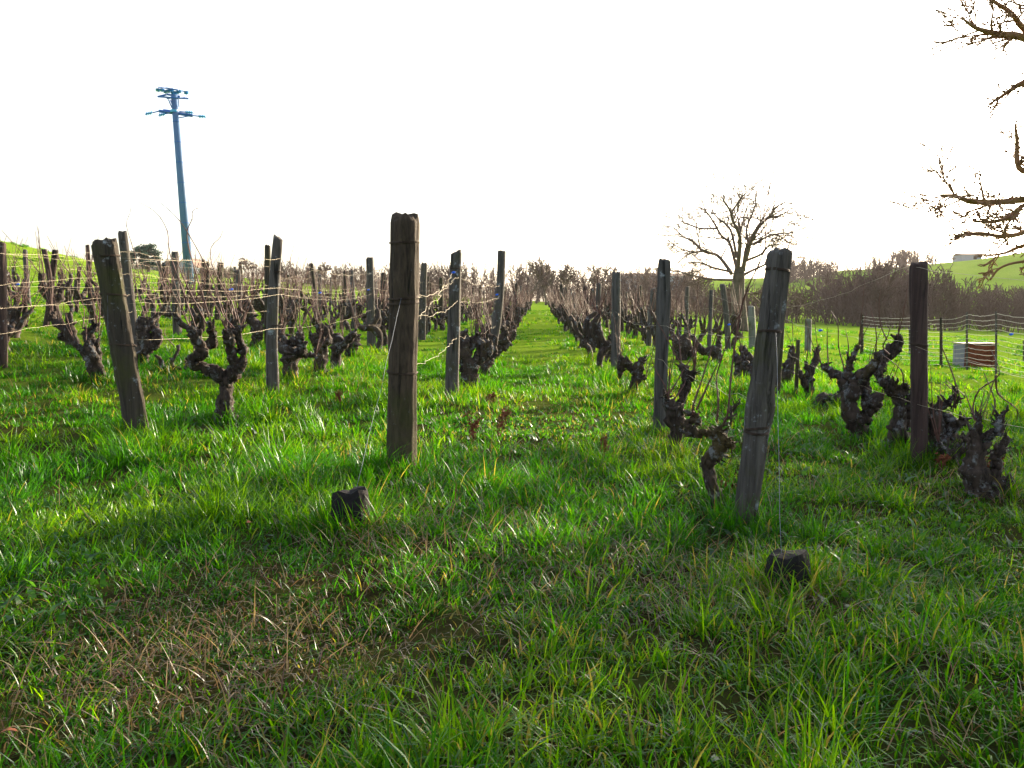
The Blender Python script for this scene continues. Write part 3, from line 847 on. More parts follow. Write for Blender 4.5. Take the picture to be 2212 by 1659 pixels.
# ------------------------------------------------------------------ trellis wires
def wire(pts, label, group=None, r=0.0009, wav=0.010, seed=0, mat='wire', step=0.16, name='trellis_wire'):
    rs = np.random.default_rng(seed)
    out = []
    for a, b in zip(pts[:-1], pts[1:]):
        a, b = np.array(a), np.array(b)
        L = np.linalg.norm(b - a); n = max(3, int(L / step))
        if L > 14: n = int(L / 0.6)
        ts = np.linspace(0, 1, n, endpoint=False)
        sag = 0.012 * L * np.sin(math.pi * ts)
        k = a + (b - a) * ts[:, None]
        k[:, 2] -= sag
        k[1:] += (rs.normal(0, wav, (n - 1, 3)) * 0.8 + 0.5 * wav * np.sin(np.arange(1, n) * 0.9 + rs.uniform(0, 6))[:, None]) * np.array([1, 0.5, 1.0])
        out.append(k)
    out.append(np.array([pts[-1]]))
    P = np.vstack(out)
    o0 = P[0].copy()
    mb = MB(); mb.tube(P - o0, r, 5)
    o = mb.build(name, M[mat], None, o0)
    return tag(o, label, 'wire', group)

def clip(p, label):
    """blue plastic wire joiner: a barrel with two collars"""
    mb = MB()
    xs = [-0.030, -0.028, -0.020, -0.018, -0.006, 0.006, 0.018, 0.020, 0.028, 0.030]
    rr = [0.004, 0.009, 0.009, 0.012, 0.014, 0.014, 0.012, 0.009, 0.009, 0.004]
    mb.tube([(x, 0, 0.003 * math.sin(x * 60)) for x in xs], rr, 10)
    o = mb.build('wire_clip', M['clip_blue'], None, p)
    k_ = min(1.0, p[1] / 7.5)
    o.scale = (0.62 * k_, 0.8 * k_, 0.8 * k_)
    return tag(o, label, 'clip')

HT = {'L': [('low', 0.60), ('middle', 1.02), ('upper', 1.22)], 'LL': [('low', 0.70), ('middle', 0.98), ('upper', 1.08), ('top', 1.33)],
      'M': [('low', 0.62), ('middle', 0.86), ('upper', 1.02), ('top', 1.30)], 'N': [('low', 0.66), ('middle', 0.92), ('top', 1.25)],
      'O': [('low', 0.60), ('middle', 0.95), ('top', 1.28)], 'S': [('low', 0.65), ('middle', 0.95)], 'U': [('low', 0.65), ('middle', 1.0)],
      'R': [('low', 0.55), ('middle', 0.86)], 'RR': [('low', 0.52), ('middle', 0.83), ('top', 1.24)], 'RT': [('middle', 0.8)]}
FIRST = {'L': None, 'LL': None, 'M': 2.5, 'N': 5.5, 'O': 8.5, 'S': 11, 'U': 12, 'R': None, 'RR': 1.6, 'RT': None}
for ri, row in enumerate(ROWS):
    ps = sorted(POSTS.get(row, []), key=lambda q: q[0])
    # drop posts that stand well off the line, they carry no wire
    ps = [q for q in ps if abs(q[2].x - row_x(row, q[0])) < 0.75]
    for wi, (nm, h) in enumerate(HT[row]):
        pts = []
        if FIRST[row] is not None:
            y = FIRST[row]; x = row_x(row, y)
            hh = h - (0.25 if row == 'RR' and nm != 'low' else 0.0)
            pts.append((x, y, T(x, y) + hh))
        for qi, (y, o, b, ax) in enumerate(ps):
            f = min(0.94, (h + prs.normal(0, 0.025)) / max(ax.z, 0.2))
            hh = f
            if row == 'L' and qi == 0: hh = {'low': 0.42, 'middle': 0.615, 'upper': 0.69}[nm]
            if row == 'RR' and qi == 0: hh = {'low': 0.31, 'middle': 0.605, 'top': 0.985}[nm]
            rad = 0.05 if y > 8 else 0.085
            p = b + ax * hh
            pts.append((p.x + (rad if row in ('L', 'LL', 'M', 'N') else -rad * 0.5) * 0.7, p.y - (rad * 0.8 if qi else -rad), p.z))
        near = row in ('L', 'R')
        wire(pts, f'{nm} wire strung along the {WORD[row]}', 'trellis wires', seed=ri * 10 + wi, wav=0.011 if row in ('L', 'R') else 0.007)
# the slanting wire up to the clip on the second left post
a = L1[1] + (L1[2] - L1[1]) * 0.62; c = L2[1] + (L2[2] - L2[1]) * 0.86
wire([(a.x + 0.09, a.y, a.z), (c.x - 0.02, c.y - 0.09, c.z)], 'kinked wire slanting from the thick bark post up to the blue clip', seed=91, wav=0.02, step=0.12)
clip((c.x - 0.01, c.y - 0.105, c.z), 'blue clip on the grey post behind the thick bark post')
for (reg, zx, zy, Y, lb) in (('C', 530, 606, 10.1, 'blue clip on the bent post left of the aisle'), ('B', 1057, 570, 12.6, 'small blue clip on the straight chamfered post'),
                             ('B', 700, 592, 9.5, 'blue clip on the wire between the slim curved and the straight post'), ('B', 45, 568, 7.4, 'blue clip on the wire left of the slim curved post'),
                             ('A', 132, 530, 9.0, 'blue clip on the wire in front of the grassy bank'), ('E', 335, 869, 6.0, 'blue clip on the wire right of the leaning split post'),
                             ('E', 1742, 898, 4.0, 'blue clip on the wire at the right edge'), ('D', 768, 826, 9.5, 'tiny blue clip under the spreading bare tree')):
    clip(at_depth(*z2p(reg, zx, zy), Y), lb)

# ------------------------------------------------------------------ anchor stones and their stay wires
def anchor(px, py, w, h, label, seed):
    b = ground_at(px, py)
    s = b.y / FPX
    rs = np.random.default_rng(seed)
    n = 12; k = 14
    W, H = w * s / 2, h * s
    rows = []
    for i in range(n):
        t = i / (n - 1)
        f = (1 - abs(t - 0.45) ** 3 * 1.2) if i < n - 1 else 0.80
        a = np.arange(k) * 2 * math.pi / k
        bl = 1 + 0.22 * (1 / np.maximum(np.abs(np.cos(a + 0.3)), np.abs(np.sin(a + 0.3))) - 1.15)
        z = -0.04 + (H + 0.04) * t
        jag = 1 + 0.10 * vnoise(a * 1.6, t * 3, 0, seed) + 0.05 * vnoise(a * 4, t * 9, 0, seed + 1)
        zz = z + (0.06 * H * np.cos(a + 0.6) + 0.07 * H * vnoise(a * 2.2, 0, 0, seed + 5)) * (t > 0.85)
        rows.append(np.stack([np.cos(a) * W * f * bl * jag, np.sin(a) * W * 0.8 * f * bl * jag, zz + 0 * a], -1))
    V = np.vstack(rows + [rows[-1].mean(0)[None]])
    i = np.arange(n - 1)[:, None] * k; j = np.arange(k)[None, :]; j2 = (j + 1) % k
    Q = np.stack([i + j, i + j2, i + k + j2, i + k + j], -1).reshape(-1, 4)
    jj = np.arange(k)
    o = MB().add(V, Q, np.stack([np.full(k, n * k), (n - 1) * k + jj, (n - 1) * k + (jj + 1) % k], -1)).build('anchor_stone', M['anchor'], None, b, smooth=False)
    tag(o, label, 'stone')
    return b, H
A1, h1 = anchor(351, 527, 41, 38, 'dark anchor stone in the grass before the thick bark post', 3)
A2, h2 = anchor(786, 589, 48, 38, 'dark anchor stone in the grass before the leaning split post', 4)
def stay(post, t, to, label, seed):
    a = post[1] + (post[2] - post[1]) * t
    wire([(a.x, a.y - 0.09, a.z), tuple(to)], label, 'stay wires', r=0.0010, wav=0.003, seed=seed, name='stay_wire', mat='stay_wire')
stay(L1, 0.69, (A1.x + 0.02, A1.y, A1.z + h1 * 0.9), 'thin stay wire from the thick bark post down to its anchor stone', 5)
stay(R1, 0.71, (A2.x - 0.02, A2.y, A2.z + h2 * 0.9), 'thin stay wire from the leaning split post down to its anchor stone', 6)
stay(LL1, 0.73, tuple(at_depth(*z2p('A', 797, 1000), LL1[1].y - 0.12)), 'thin stay wire hanging down the broad leaning square post', 7)

# ------------------------------------------------------------------ old vines
def cane_path(rs, p, d, L, seg=0.075):
    pts, d = [np.array(p, float)], np.array(d, float) / np.linalg.norm(d)
    n = max(4, int(L / seg)); zig = rs.normal(0, 1, 3)
    for i in range(n):
        d = d + rs.normal(0, 0.05, 3) + zig * (0.035 if i % 2 else -0.035) + np.array([0, 0, 0.02])
        d /= np.linalg.norm(d)
        pts.append(pts[-1] + d * L / n)
    return np.array(pts)

def add_cane(parent, pts, r0=0.0042, r1=0.0016, name='cane'):
    pts = np.asarray(pts)
    n = len(pts)
    # little swellings at the nodes
    P, rad = [], []
    for i in range(n):
        P.append(pts[i]); rad.append((r0 + (r1 - r0) * i / (n - 1)) * (1.55 if 0 < i < n - 1 and i % 2 else 1.0))
        if i < n - 1:
            for f in (0.2, 0.8):
                P.append(pts[i] * (1 - f) + pts[i + 1] * f); rad.append(r0 + (r1 - r0) * (i + f) / (n - 1))
    return MB().tube(P, rad, 5).build(name, M['cane'], parent)

VINE_SPOTS = []
def vine_px(label, reg, base, limbs, canes=(), auto=3, seed=0, cl=0.55, thick=1.0, name='grapevine', at=None):
    """limbs: list of (points, radii) in zoom pixels, drawn on the plane of the vine's foot and then thrown out of that plane"""
    rs = np.random.default_rng(1000 + seed)
    bx, by = z2p(reg, *base)
    b = ground_at(bx, by) if at is None else at_depth(bx, by, at)
    if at is not None: b.z = T(b.x, b.y)
    Y = b.y
    s = Y / FPX / (4 * ZO[reg][2])
    root = empty(name, b)
    tag(root, label, 'vine', 'gnarled old vines near the viewer')
    VINE_SPOTS.append((b.x, b.y))
    mb = MB()
    tips = []
    for li, (pts, rad) in enumerate(limbs):
        dy = rs.uniform(-0.9, 0.9) if li else 0.0
        W = []
        acc = 0.0
        for i, (x, y) in enumerate(pts):
            if i: acc += math.hypot(x - pts[i - 1][0], y - pts[i - 1][1]) * s
            off = dy * acc * 0.55 + rs.normal(0, 0.012) * (i > 0)
            p = np.array(at_depth(*z2p(reg, x, y), Y)) + np.array([0, off, 0]) - np.array(b)
            W.append(p)
        if li == 0:
            W[0][2] = min(W[0][2], -0.05)
        rr = [r * s * thick for r in np.broadcast_to(rad, (len(pts),))] if not np.isscalar(rad) else [rad * s * thick] * len(pts)
        Pp, Rr = smooth_path(W, rr, 6)
        Rr = Rr * (1 + 0.15 * vnoise(np.arange(len(Rr)) * 0.45, li, seed, 4) + 0.12 * vnoise(np.arange(len(Rr)) * 1.3, li, seed, 8))
        if li: Pp = Pp + rs.normal(0, 0.006, Pp.shape)
        mb.tube(Pp, Rr, 16, lump=0.36, freq=26, seed=seed, offs=np.array(b))
        # peeling strips of bark
        tg = np.gradient(Pp, axis=0); tg /= np.linalg.norm(tg, axis=1, keepdims=True) + 1e-9
        fr = np.random.default_rng(seed * 100 + li)
        for _ in range(int(10 + 2.2 * len(Pp))):
            i = int(fr.integers(0, len(Pp) - 1)); t_ = tg[i] * (1 if fr.uniform() < 0.6 else -1)
            u_ = fr.normal(0, 1, 3); u_ -= t_ * u_.dot(t_); u_ /= np.linalg.norm(u_) + 1e-9
            w_ = np.cross(t_, u_); ln_ = fr.uniform(0.02, 0.06); wd_ = fr.uniform(0.002, 0.006)
            q0 = Pp[i] + u_ * Rr[i] * 0.98; q1 = q0 + t_ * ln_ * 0.5 + u_ * Rr[i] * 0.18; q2 = q0 + t_ * ln_ + u_ * Rr[i] * fr.uniform(0.05, 0.38) + w_ * fr.normal(0, 0.006)
            mb.add([q0 - w_ * wd_, q0 + w_ * wd_, q1 + w_ * wd_, q1 - w_ * wd_, q2 + w_ * wd_ * 0.4, q2 - w_ * wd_ * 0.4], [(0, 1, 2, 3), (3, 2, 4, 5)])
        # knuckle at the end of each arm
        if li or len(limbs) == 1:
            tips.append((Pp[-1], Pp[-1] - Pp[-3], Rr[-1]))
        # spur stubs
        for _ in range(2 if len(Pp) > 10 else 1):
            i = int(rs.integers(len(Pp) // 3, len(Pp) - 1))
            d = rs.normal(0, 1, 3); d[2] = abs(d[2]) + 0.4; d /= np.linalg.norm(d)
            q = Pp[i] + d * Rr[i] * 0.6
            mb.tube([q, q + d * 0.035, q + d * 0.065 + rs.normal(0, 0.01, 3)], [Rr[i] * 0.55, Rr[i] * 0.42, Rr[i] * 0.22], 8, lump=0.3, freq=40, seed=seed, offs=np.array(b))
    mb.build('trunk', M['vine_bark'], root)
    for c in canes:
        cr = c[0] if isinstance(c[0], str) else reg
        cp = c[1:] if isinstance(c[0], str) else c
        pts = [np.array(at_depth(*z2p(cr, x, y), Y)) + np.array([0, rs.normal(0, 0.02) * (i + 1), 0]) - np.array(b) for i, (x, y) in enumerate(cp)]
        P_, _ = smooth_path(pts, 1.0, 3)
        add_cane(root, P_, 0.0055, 0.0018)
    for (p, d, r) in tips:
        for _ in range(int(rs.integers(max(2, auto), auto + 3)) if auto else 0):
            dd = np.array(d) / np.linalg.norm(d) * 0.5 + np.array([rs.normal(0, 0.28), rs.normal(0, 0.28), 1.0])
            add_cane(root, cane_path(rs, p, dd, cl * rs.uniform(0.55, 1.3)), 0.0042, 0.0014)
    return root

vine_px('large forked vine with two raised arms between the two left front posts', 'A', (1650, 1540),
        [([(1660, 1560), (1655, 1450), (1675, 1340), (1665, 1250), (1655, 1195)], [95, 70, 42, 52, 58]),
         ([(1650, 1220), (1590, 1170), (1520, 1140), (1462, 1110), (1490, 1068), (1545, 1030), (1545, 970), (1510, 900), (1500, 845)], [48, 42, 36, 38, 38, 36, 36, 32, 24]),
         ([(1545, 990), (1585, 930), (1580, 860), (1595, 815)], [32, 30, 26, 18]),
         ([(1690, 1220), (1735, 1150), (1735, 1080), (1715, 1000), (1728, 930), (1715, 880)], [46, 40, 34, 32, 34, 26]),
         ([(1720, 1190), (1780, 1120), (1795, 1050), (1790, 980), (1765, 900), (1785, 840)], [40, 36, 30, 30, 26, 18])],
        canes=[('A', (1440, 850), (1385, 620), (1270, 300), (1195, 130), (1145, 0), (1100, -60)), ('A', (1555, 780), (1440, 520), (1400, 190), (1450, 60), (1490, 0), (1530, -50)),
               ('A', (1735, 790), (1690, 660), (1620, 560), (1560, 380), (1558, 260), (1610, 180), (1670, 140)), ('A', (1740, 860), (1640, 740), (1560, 500), (1430, 170), (1330, 30), (1240, -60)),
               ('A', (1520, 830), (1420, 600), (1330, 400), (1270, 300)), ('A', (1700, 850), (1640, 720), (1590, 500)), ('A', (1440, 1100), (1410, 900), (1380, 760))], auto=2, seed=1)
vine_px('leaning double stemmed vine left of the broad square post', 'A', (735, 1250),
        [([(745, 1265), (700, 1150), (680, 1060), (690, 980), (650, 930), (620, 880)], [52, 48, 46, 44, 34, 24]),
         ([(760, 1215), (740, 1120), (715, 1020), (680, 960)], [30, 28, 26, 24]),
         ([(670, 950), (670, 890), (700, 850), (725, 825)], [30, 26, 24, 16]), ([(650, 1060), (610, 1000), (570, 950)], [26, 24, 16]), ([(700, 1000), (740, 960), (745, 925)], [16, 12, 9])],
        canes=[('A', (640, 880), (580, 780), (560, 640)), ('A', (720, 820), (740, 700), (690, 560), (600, 380)), ('A', (610, 860), (600, 720), (590, 560))], auto=2, seed=2)
vine_px('vine with a long left arm behind the leaning double vine', 'A', (530, 1010),
        [([(535, 1030), (535, 940), (520, 870), (515, 800), (500, 740)], [42, 38, 36, 30, 22]), ([(520, 900), (450, 840), (390, 815), (355, 790), (350, 740)], [30, 32, 28, 24, 16]), ([(510, 930), (460, 930), (455, 905)], [22, 22, 18])], auto=3, seed=3)
vine_px('thick short vine half hidden by the broad square post', 'A', (1060, 1130),
        [([(1050, 1150), (1040, 1070), (1070, 980), (1050, 890), (1040, 820), (1050, 770)], [48, 42, 52, 46, 38, 24]), ([(1085, 1000), (1150, 960), (1150, 900), (1105, 850)], [40, 42, 34, 26]), ([(1050, 890), (1090, 820), (1110, 770)], [30, 26, 18])],
        canes=[('A', (1090, 790), (1040, 580), (975, 300), (945, 100), (960, 0), (985, -60)), ('A', (1060, 780), (1000, 560), (980, 330))], auto=2, seed=4)
vine_px('low crawling vine branch in the grass between the left posts', 'A', (1300, 1185),
        [([(1400, 1190), (1320, 1165), (1260, 1160), (1205, 1150), (1180, 1090), (1150, 1050)], [26, 26, 24, 20, 14, 9]), ([(1290, 1160), (1255, 1110), (1285, 1060), (1300, 980)], [16, 13, 11, 8]), ([(1350, 1165), (1385, 1110), (1380, 1070)], [12, 9, 6])],
        canes=[('A', (1290, 980), (1240, 900), (1220, 850))], auto=0, seed=5)
vine_px('dark vine stump beside the post at the left edge', 'A', (95, 920),
        [([(95, 940), (85, 850), (95, 780), (85, 720)], [48, 44, 42, 30]), ([(110, 800), (150, 800), (175, 840)], [26, 18, 12]), ([(90, 760), (120, 720), (120, 690)], [24, 20, 14])], auto=3, seed=6)
vine_px('stout vine with a lichen covered head right of the slim curved post', 'B', (475, 1235),
        [([(475, 1255), (485, 1170), (485, 1090), (480, 1030), (500, 990)], [46, 44, 66, 78, 60]), ([(440, 1020), (410, 970), (385, 945)], [34, 24, 14]), ([(450, 990), (430, 920), (400, 860)], [26, 22, 14]),
         ([(540, 1040), (575, 1010), (585, 950), (570, 890)], [40, 36, 26, 16]), ([(510, 980), (540, 920), (540, 850)], [26, 24, 16]), ([(560, 1050), (610, 1060), (660, 1050)], [22, 18, 14])], auto=3, seed=7)
vine_px('upright knobbly vine, second right of the slim curved post', 'B', (700, 1190),
        [([(700, 1205), (700, 1120), (705, 1040), (700, 960), (690, 900)], [46, 44, 50, 46, 34]), ([(690, 980), (655, 940), (640, 890)], [28, 22, 14]), ([(730, 980), (760, 940), (740, 870), (720, 840)], [36, 30, 24, 16]), ([(700, 930), (695, 870), (680, 830)], [26, 22, 14])], auto=3, seed=8)
vine_px('vine with a bent right arm, left of the straight chamfered post', 'B', (812, 1155),
        [([(812, 1170), (815, 1080), (825, 1010), (830, 950), (820, 890)], [34, 34, 42, 44, 28]), ([(840, 1000), (880, 970), (920, 930), (950, 900), (965, 875)], [30, 30, 28, 24, 16]), ([(800, 940), (775, 890), (770, 850)], [26, 22, 14])], auto=3, seed=9)
vine_px('rounded vine stump closest to the straight chamfered post', 'B', (925, 1060),
        [([(925, 1075), (930, 1020), (945, 970), (950, 920)], [32, 42, 44, 30]), ([(925, 990), (890, 960), (880, 920)], [26, 22, 14]), ([(960, 950), (980, 930), (965, 890)], [24, 20, 12])], auto=3, seed=10)
vine_px('tall mossy vine just left of the slim curved post', 'B', (215, 990),
        [([(215, 1005), (230, 930), (245, 870), (200, 800), (175, 740), (160, 670), (150, 620)], [36, 36, 40, 38, 38, 30, 18]), ([(170, 740), (110, 720), (70, 740)], [22, 16, 10]), ([(190, 780), (130, 770), (100, 720)], [24, 20, 14])], auto=3, seed=11)
vine_px('big crowded vine right behind the grey post with the blue clip', 'C', (330, 1325),
        [([(335, 1340), (325, 1250), (330, 1170), (310, 1100), (290, 1020), (285, 930), (280, 880)], [50, 46, 62, 56, 44, 34, 22]), ([(340, 1130), (400, 1060), (420, 1000), (380, 940), (390, 890)], [44, 38, 34, 28, 18]), ([(300, 1040), (340, 980), (350, 920)], [34, 28, 18]), ([(370, 1100), (440, 1050), (470, 1000), (440, 950)], [30, 28, 26, 18])], auto=4, seed=12, cl=0.7)
vine_px('second crowded vine left of the aisle, under the bent post', 'C', (440, 1200),
        [([(440, 1215), (435, 1130), (450, 1060), (440, 990), (420, 930)], [44, 42, 48, 40, 26]), ([(450, 1060), (500, 1010), (510, 950), (480, 900)], [36, 34, 28, 18]), ([(440, 1020), (400, 980), (410, 920)], [30, 26, 16])], auto=4, seed=13, cl=0.7)
vine_px('third crowded vine left of the aisle with tangled head', 'C', (520, 1080),
        [([(515, 1095), (520, 1030), (530, 970), (520, 920), (500, 870)], [36, 38, 44, 36, 22]), ([(530, 970), (580, 930), (590, 880), (560, 840)], [32, 32, 26, 16]), ([(540, 1000), (590, 990), (620, 950)], [28, 28, 18])], auto=4, seed=14, cl=0.7)
vine_px('fourth crowded vine left of the aisle, lower end reaching the grass', 'C', (610, 985),
        [([(605, 1000), (610, 950), (620, 900), (610, 850), (600, 800)], [30, 34, 38, 32, 18]), ([(620, 910), (645, 870), (640, 810)], [26, 24, 14]), ([(610, 930), (650, 920), (655, 890)], [24, 22, 14])], auto=4, seed=15, cl=0.7)
vine_px('tilted shaggy vine right of the third right post', 'C', (1520, 1360),
        [([(1515, 1375), (1540, 1290), (1565, 1220), (1575, 1150), (1600, 1095), (1615, 1075)], [30, 32, 38, 36, 26, 14]), ([(1560, 1190), (1600, 1220), (1640, 1230)], [28, 22, 10]), ([(1550, 1180), (1510, 1130), (1460, 1090), (1440, 1060)], [28, 26, 30, 18]), ([(1455, 1100), (1440, 1160), (1445, 1215)], [26, 22, 12])],
        canes=[('C', (1470, 1345), (1480, 1250), (1505, 1170)), ('C', (1580, 1100), (1560, 1050), (1545, 1020))], auto=2, seed=16)
vine_px('small vine stump in front of the third right post', 'C', (1342, 1105),
        [([(1342, 1120), (1350, 1060), (1350, 1000), (1320, 970), (1285, 955)], [24, 28, 36, 34, 20]), ([(1360, 1000), (1370, 950), (1355, 910)], [24, 20, 12])], auto=3, seed=17)
vine_px('thick headed vine touching the second right post, one raised arm', 'R', (262, 870),
        [([(262, 885), (280, 800), (288, 720), (275, 640), (268, 580)], [32, 32, 40, 48, 44]), ([(290, 620), (320, 555), (345, 490), (350, 430), (330, 365)], [30, 22, 22, 24, 16]), ([(350, 440), (375, 410), (380, 390)], [16, 14, 8]), ([(255, 600), (235, 560), (230, 540)], [26, 20, 10])],
        canes=[('R', (235, 545), (215, 470), (165, 380), (135, 290)), ('R', (270, 545), (330, 470), (340, 430)), ('R', (235, 540), (240, 400), (235, 300))], auto=1, seed=18)
vine_px('twisted low vine with tall shoots left of the leaning split post', 'R', (515, 1140),
        [([(520, 1155), (510, 1090), (475, 1010), (465, 920), (480, 850), (530, 800), (525, 750), (505, 725)], [30, 30, 36, 34, 32, 34, 30, 24]), ([(500, 740), (450, 740), (395, 745), (370, 705), (395, 680), (420, 690), (405, 650), (380, 640)], [24, 18, 22, 18, 14, 12, 12, 9]), ([(540, 790), (575, 800), (600, 805)], [26, 24, 12]), ([(510, 730), (540, 690), (600, 630), (670, 570)], [16, 9, 7, 5]), ([(505, 880), (540, 860), (545, 830)], [14, 9, 5])],
        canes=[('P', (2895, 1690), (2905, 1640), (2928, 1447), (2961, 1197), (3010, 1002), (3048, 850), (3095, 666)), ('P', (2775, 1660), (2770, 1620), (2800, 1530), (2850, 1400), (2880, 1260)), ('P', (2870, 1690), (2872, 1600), (2890, 1500), (2925, 1330), (2950, 1230)), ('P', (2785, 1640), (2830, 1520), (2860, 1440))], auto=0, seed=19)
vine_px('tall many armed old vine left of the reddish knobbly post', 'R', (1335, 760),
        [([(1345, 775), (1290, 710), (1250, 640), (1225, 560), (1240, 500), (1255, 460)], [48, 44, 42, 38, 44, 46]), ([(1235, 490), (1195, 430), (1150, 400), (1115, 360)], [32, 24, 20, 12]), ([(1250, 460), (1225, 410), (1235, 350), (1255, 300), (1258, 250)], [24, 20, 16, 13, 8]),
         ([(1270, 450), (1310, 410), (1360, 350), (1400, 300), (1440, 260), (1455, 225), (1430, 200)], [36, 30, 28, 26, 24, 22, 12]), ([(1330, 660), (1335, 600), (1350, 560), (1385, 545)], [30, 32, 42, 30]), ([(1320, 540), (1345, 480), (1350, 410)], [20, 18, 10])],
        canes=[('R', (1440, 220), (1425, 140), (1400, 30), (1390, -60)), ('R', (1390, 320), (1360, 180), (1350, 40)), ('R', (1120, 360), (1130, 240), (1110, 150)), ('R', (1200, 380), (1180, 260), (1150, 130), (1170, 60)), ('R', (1230, 350), (1215, 250), (1220, 160))], auto=1, seed=20, cl=0.4, thick=1.1)
vine_px('vine with a snaking left arm hugging the reddish knobbly post', 'Q', (480, 1090),
        [([(475, 1110), (470, 1000), (440, 900), (460, 780), (470, 650), (460, 560), (430, 520)], [95, 90, 72, 52, 48, 52, 44]), ([(440, 540), (380, 510), (330, 460), (280, 420), (235, 370), (225, 320)], [40, 38, 34, 30, 22, 12]), ([(310, 440), (295, 360), (325, 300), (345, 200)], [24, 20, 17, 9]), ([(480, 520), (430, 470), (395, 410)], [30, 28, 18]), ([(500, 540), (510, 480), (490, 460)], [32, 28, 16]), ([(500, 860), (570, 740), (590, 600), (600, 480)], [40, 36, 32, 16])],
        canes=[('Q', (360, 160), (340, 90), (330, -20), (360, -140)), ('Q', (490, 450), (440, 300), (380, 180)), ('Q', (610, 480), (600, 380), (580, 280))], auto=0, seed=21, thick=1.1)
vine_px('crooked vine with upturned fist right of the reddish knobbly post', 'Q', (900, 1180),
        [([(880, 1190), (900, 1090), (850, 960), (820, 830), (800, 730), (770, 660)], [80, 85, 68, 52, 44, 30]), ([(940, 1090), (980, 960), (985, 850), (960, 760), (880, 730), (890, 690), (960, 660), (1030, 640), (1050, 590)], [58, 52, 50, 40, 34, 30, 32, 28, 18]), ([(980, 860), (1030, 800), (1050, 770)], [40, 40, 22]), ([(1000, 660), (990, 560), (970, 460)], [18, 13, 8]), ([(960, 1110), (1050, 1060), (1110, 1010)], [48, 36, 22]), ([(850, 1080), (780, 1060), (730, 1080)], [40, 36, 20])],
        canes=[('Q', (1030, 620), (1020, 460), (990, 250), (940, 100), (890, 0)), ('Q', (985, 640), (950, 520), (920, 420)), ('Q', (1045, 590), (1020, 540), (1010, 430))], auto=0, seed=22, thick=1.1)
vine_px('bushy rotting vine stump nearest the right edge with upright shoots', 'Q', (1280, 1490),
        [([(1270, 1510), (1230, 1380), (1180, 1220), (1190, 1080), (1180, 980), (1165, 900), (1200, 830)], [130, 120, 90, 60, 40, 30, 18]), ([(1220, 1060), (1230, 960), (1300, 920), (1360, 850), (1380, 760), (1365, 725)], [46, 38, 36, 32, 28, 18]), ([(1360, 1140), (1390, 1090), (1440, 1020), (1470, 940)], [40, 38, 30, 14]), ([(1280, 1450), (1420, 1420), (1530, 1400), (1590, 1450), (1600, 1530)], [80, 60, 52, 44, 34]), ([(1330, 1400), (1370, 1280), (1380, 1160)], [60, 50, 40]), ([(1200, 900), (1230, 800), (1215, 720)], [20, 15, 8])],
        canes=[('Q', (1210, 820), (1230, 690), (1245, 500), (1280, 330), (1330, 120)), ('Q', (1190, 790), (1160, 660), (1130, 520)), ('Q', (1385, 740), (1390, 600), (1385, 360)), ('Q', (1470, 940), (1485, 760), (1450, 630)), ('Q', (1380, 360), (1440, 540), (1500, 660), (1640, 800))], auto=0, seed=23, thick=1.1)
vine_px('low sprawling vine arm between the knobbly post and the rotting stump', 'Q', (1010, 1230),
        [([(1010, 1250), (1000, 1150), (1040, 1080), (1100, 1010), (1130, 940)], [64, 60, 52, 44, 24]), ([(1000, 1130), (930, 1090), (880, 1060), (840, 1000)], [48, 44, 38, 22]), ([(1050, 1070), (1110, 1060), (1150, 1020)], [38, 34, 20])], auto=2, seed=30, cl=0.4)
vine_px('slim forked vine beside the thin stake on the right', 'R', (1025, 540),
        [([(1025, 552), (1020, 490), (1022, 430), (1035, 380), (1060, 320), (1065, 260)], [24, 22, 24, 18, 14, 8]), ([(1020, 440), (1000, 390), (985, 340)], [18, 15, 9]), ([(1010, 490), (975, 440), (950, 390)], [18, 15, 9])], auto=2, seed=24, cl=0.45)
vine_px('upright vine just right of the leaning split post', 'R', (900, 480),
        [([(895, 495), (895, 430), (905, 370), (925, 320), (950, 300)], [26, 26, 28, 24, 14]), ([(920, 320), (925, 280), (940, 260)], [18, 14, 8])], auto=3, seed=25, cl=0.45)
vine_px('fallen mossy vine trunk lying in the grass on the right', 'R', (1130, 585),
        [([(1050, 560), (1090, 545), (1130, 540), (1170, 545), (1215, 530)], [24, 26, 24, 28, 20]), ([(1150, 610), (1180, 595), (1205, 575)], [26, 28, 20])], auto=0, seed=26)
vine_px('gnarled pair of stems left of the leaning split post, in the second right row', 'R', (640, 440),
        [([(635, 452), (640, 400), (640, 360), (620, 330), (605, 300)], [30, 30, 32, 26, 14]), ([(690, 430), (700, 370), (700, 320), (670, 285), (660, 260)], [24, 24, 22, 18, 10]), ([(640, 380), (655, 330), (650, 300)], [22, 18, 10])], auto=2, seed=27, cl=0.45)
vine_px('arching vine left of the crooked grey post', 'R', (500, 352),
        [([(498, 362), (505, 310), (490, 280), (440, 285), (405, 260), (385, 215), (375, 190)], [26, 28, 28, 20, 18, 16, 9]), ([(510, 290), (525, 250), (520, 225)], [20, 16, 9])], auto=2, seed=28, cl=0.45)
vine_px('knotty vine right of the second right post', 'R', (325, 330),
        [([(320, 342), (315, 290), (325, 240), (320, 195)], [28, 32, 30, 16]), ([(315, 280), (285, 250), (270, 225)], [22, 18, 10]), ([(340, 290), (375, 300), (385, 270)], [22, 20, 12])], auto=3, seed=29, cl=0.45)

